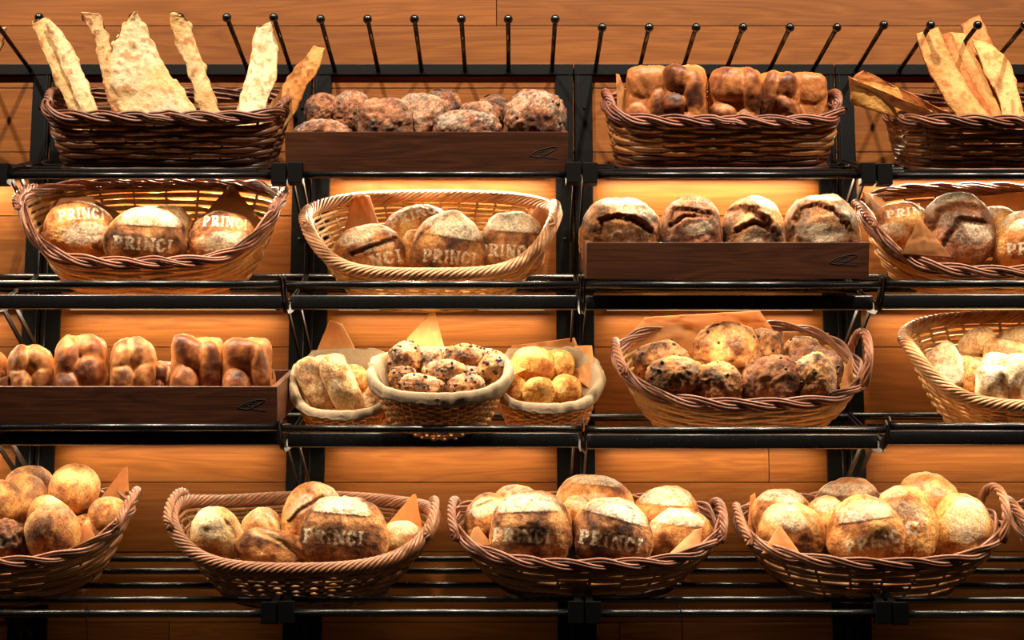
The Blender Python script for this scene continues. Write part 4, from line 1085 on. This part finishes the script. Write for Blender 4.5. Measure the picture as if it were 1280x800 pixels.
G = 'loaves in the reddish rimmed basket'
loaf('floured loaf at the far left of the reddish rimmed basket', G, (580, 617, 642, 684), -.19, 171, [(606, 634, 22, 12, -20, .8)], None, SC([(596, 634), (616, 626), (634, 622)], 3), pal='crust')
loaf('pale loaf top showing behind the left stencilled loaf', G, (614, 606, 678, 660), -.14, 172, [(648, 613, 24, 8, 0, .6)], pal='gold')
loaf('domed loaf highest at the back of the reddish rimmed basket', G, (693, 593, 792, 664), -.13, 173, [(744, 602, 32, 9, 6, .75, .5), (742, 622, 18, 6, 0, .5)], pal='crust')
loaf('small pale loaf top between the two stencilled loaves', G, (700, 619, 742, 664), -.18, 174, [(722, 628, 14, 9, 0, .6)], pal='gold')
loaf('left stencilled loaf of the reddish rimmed basket', G, (611, 614, 716, 712), -.27, 175, [(660, 632, 40, 15, -2, .85, .6)], ('PRINCI', 652, 669, 72, 17, 2, .02), pal='rye', n=2.5)
loaf('right stencilled loaf of the reddish rimmed basket, letters slanting down', G, (716, 621, 814, 714), -.27, 176, [(768, 638, 44, 18, 16, .85, .55)], ('PRINCI', 763, 676, 80, 18, 10, .02), pal='rye', n=2.3)
loaf('white floured loaf at the back right of the reddish rimmed basket', G, (791, 608, 874, 672), -.16, 177, [(832, 622, 34, 14, 4, .95, .7)], pal='crust')
loaf('loaf with a floured cap behind the front paper flap', G, (807, 634, 892, 708), -.205, 178, [(845, 648, 36, 14, 6, .85, .6), (820, 656, 8, 20, 20, .5)], pal='crust', ry=.05)
paper('curved paper flap at the front of the reddish rimmed basket', ((868, 662, -.27), (878, 660, -.27), (874, 690, -.27), (830, 698, -.285)), 21, (222, 160, 104), .001, .008)
paper('small paper corner at the left front of the reddish rimmed basket', ((592, 660, -.25), (598, 658, -.25), (616, 682, -.26), (582, 680, -.25)), 22, (222, 160, 104), .001)

G = 'upright loaves in the arched handle basket'
paper('paper edge standing at the left back of the arched handle basket', ((938, 620, -.16), (944, 616, -.14), (950, 670, -.15), (934, 662, -.18)), 23, (226, 160, 96), .001)
loaf('pale loaf at the left back of the arched handle basket', G, (938, 611, 1015, 676), -.17, 181, [(978, 622, 30, 10, 5, .8, .6)], pal='crust')
loaf('floured loaf leaning at the left front of the arched handle basket', G, (945, 629, 1036, 708), -.215, 182, [(985, 645, 34, 16, 10, .6)], None, SC([(1000, 634), (1016, 658), (1022, 686)], 4, (206, 150, 92)), pal='crust', rot=8, ry=.05)
loaf('dark topped loaf at the centre back of the arched handle basket', G, (1016, 597, 1102, 660), -.12, 183, [(1060, 612, 34, 8, 0, .6)], pal='rye')
loaf('small golden loaf between the front loaves and the dark topped one', G, (1007, 620, 1060, 672), -.20, 184, [(1034, 632, 18, 10, 0, .5)], pal='gold')
loaf('golden dusted loaf right of the slanting lettered loaf', G, (1090, 607, 1170, 712), -.235, 186, [(1134, 642, 26, 16, 20, .5), (1115, 615, 20, 8, 0, .5)], ('C', 1140, 660, 18, 17, 0, .0), pal='gold')
loaf('upright loaf with slanting letters at the front of the arched handle basket', G, (1033, 619, 1131, 714), -.275, 185, [(1082, 640, 36, 16, -8, .7, .7)], ('PRINC', 1090, 677, 68, 17, -13, .0), pal='crust', n=2.15)
loaf('golden loaf at the right back of the arched handle basket', G, (1122, 591, 1199, 656), -.14, 187, [(1160, 612, 30, 10, 10, .4)], pal='gold', rot=14)
loaf('upright white dusted loaf beside the arched handle', G, (1163, 617, 1240, 710), -.21, 188, [(1208, 650, 26, 30, 20, .75)], None, SC([(1172, 690), (1178, 650), (1196, 625)], 3, (230, 180, 112)), pal='gold', rot=6)
paper('triangular paper flap at the left front of the arched handle basket', ((972, 659, -.285), (976, 658, -.285), (1002, 694, -.29), (952, 692, -.285)), 24, (222, 150, 90), .001)
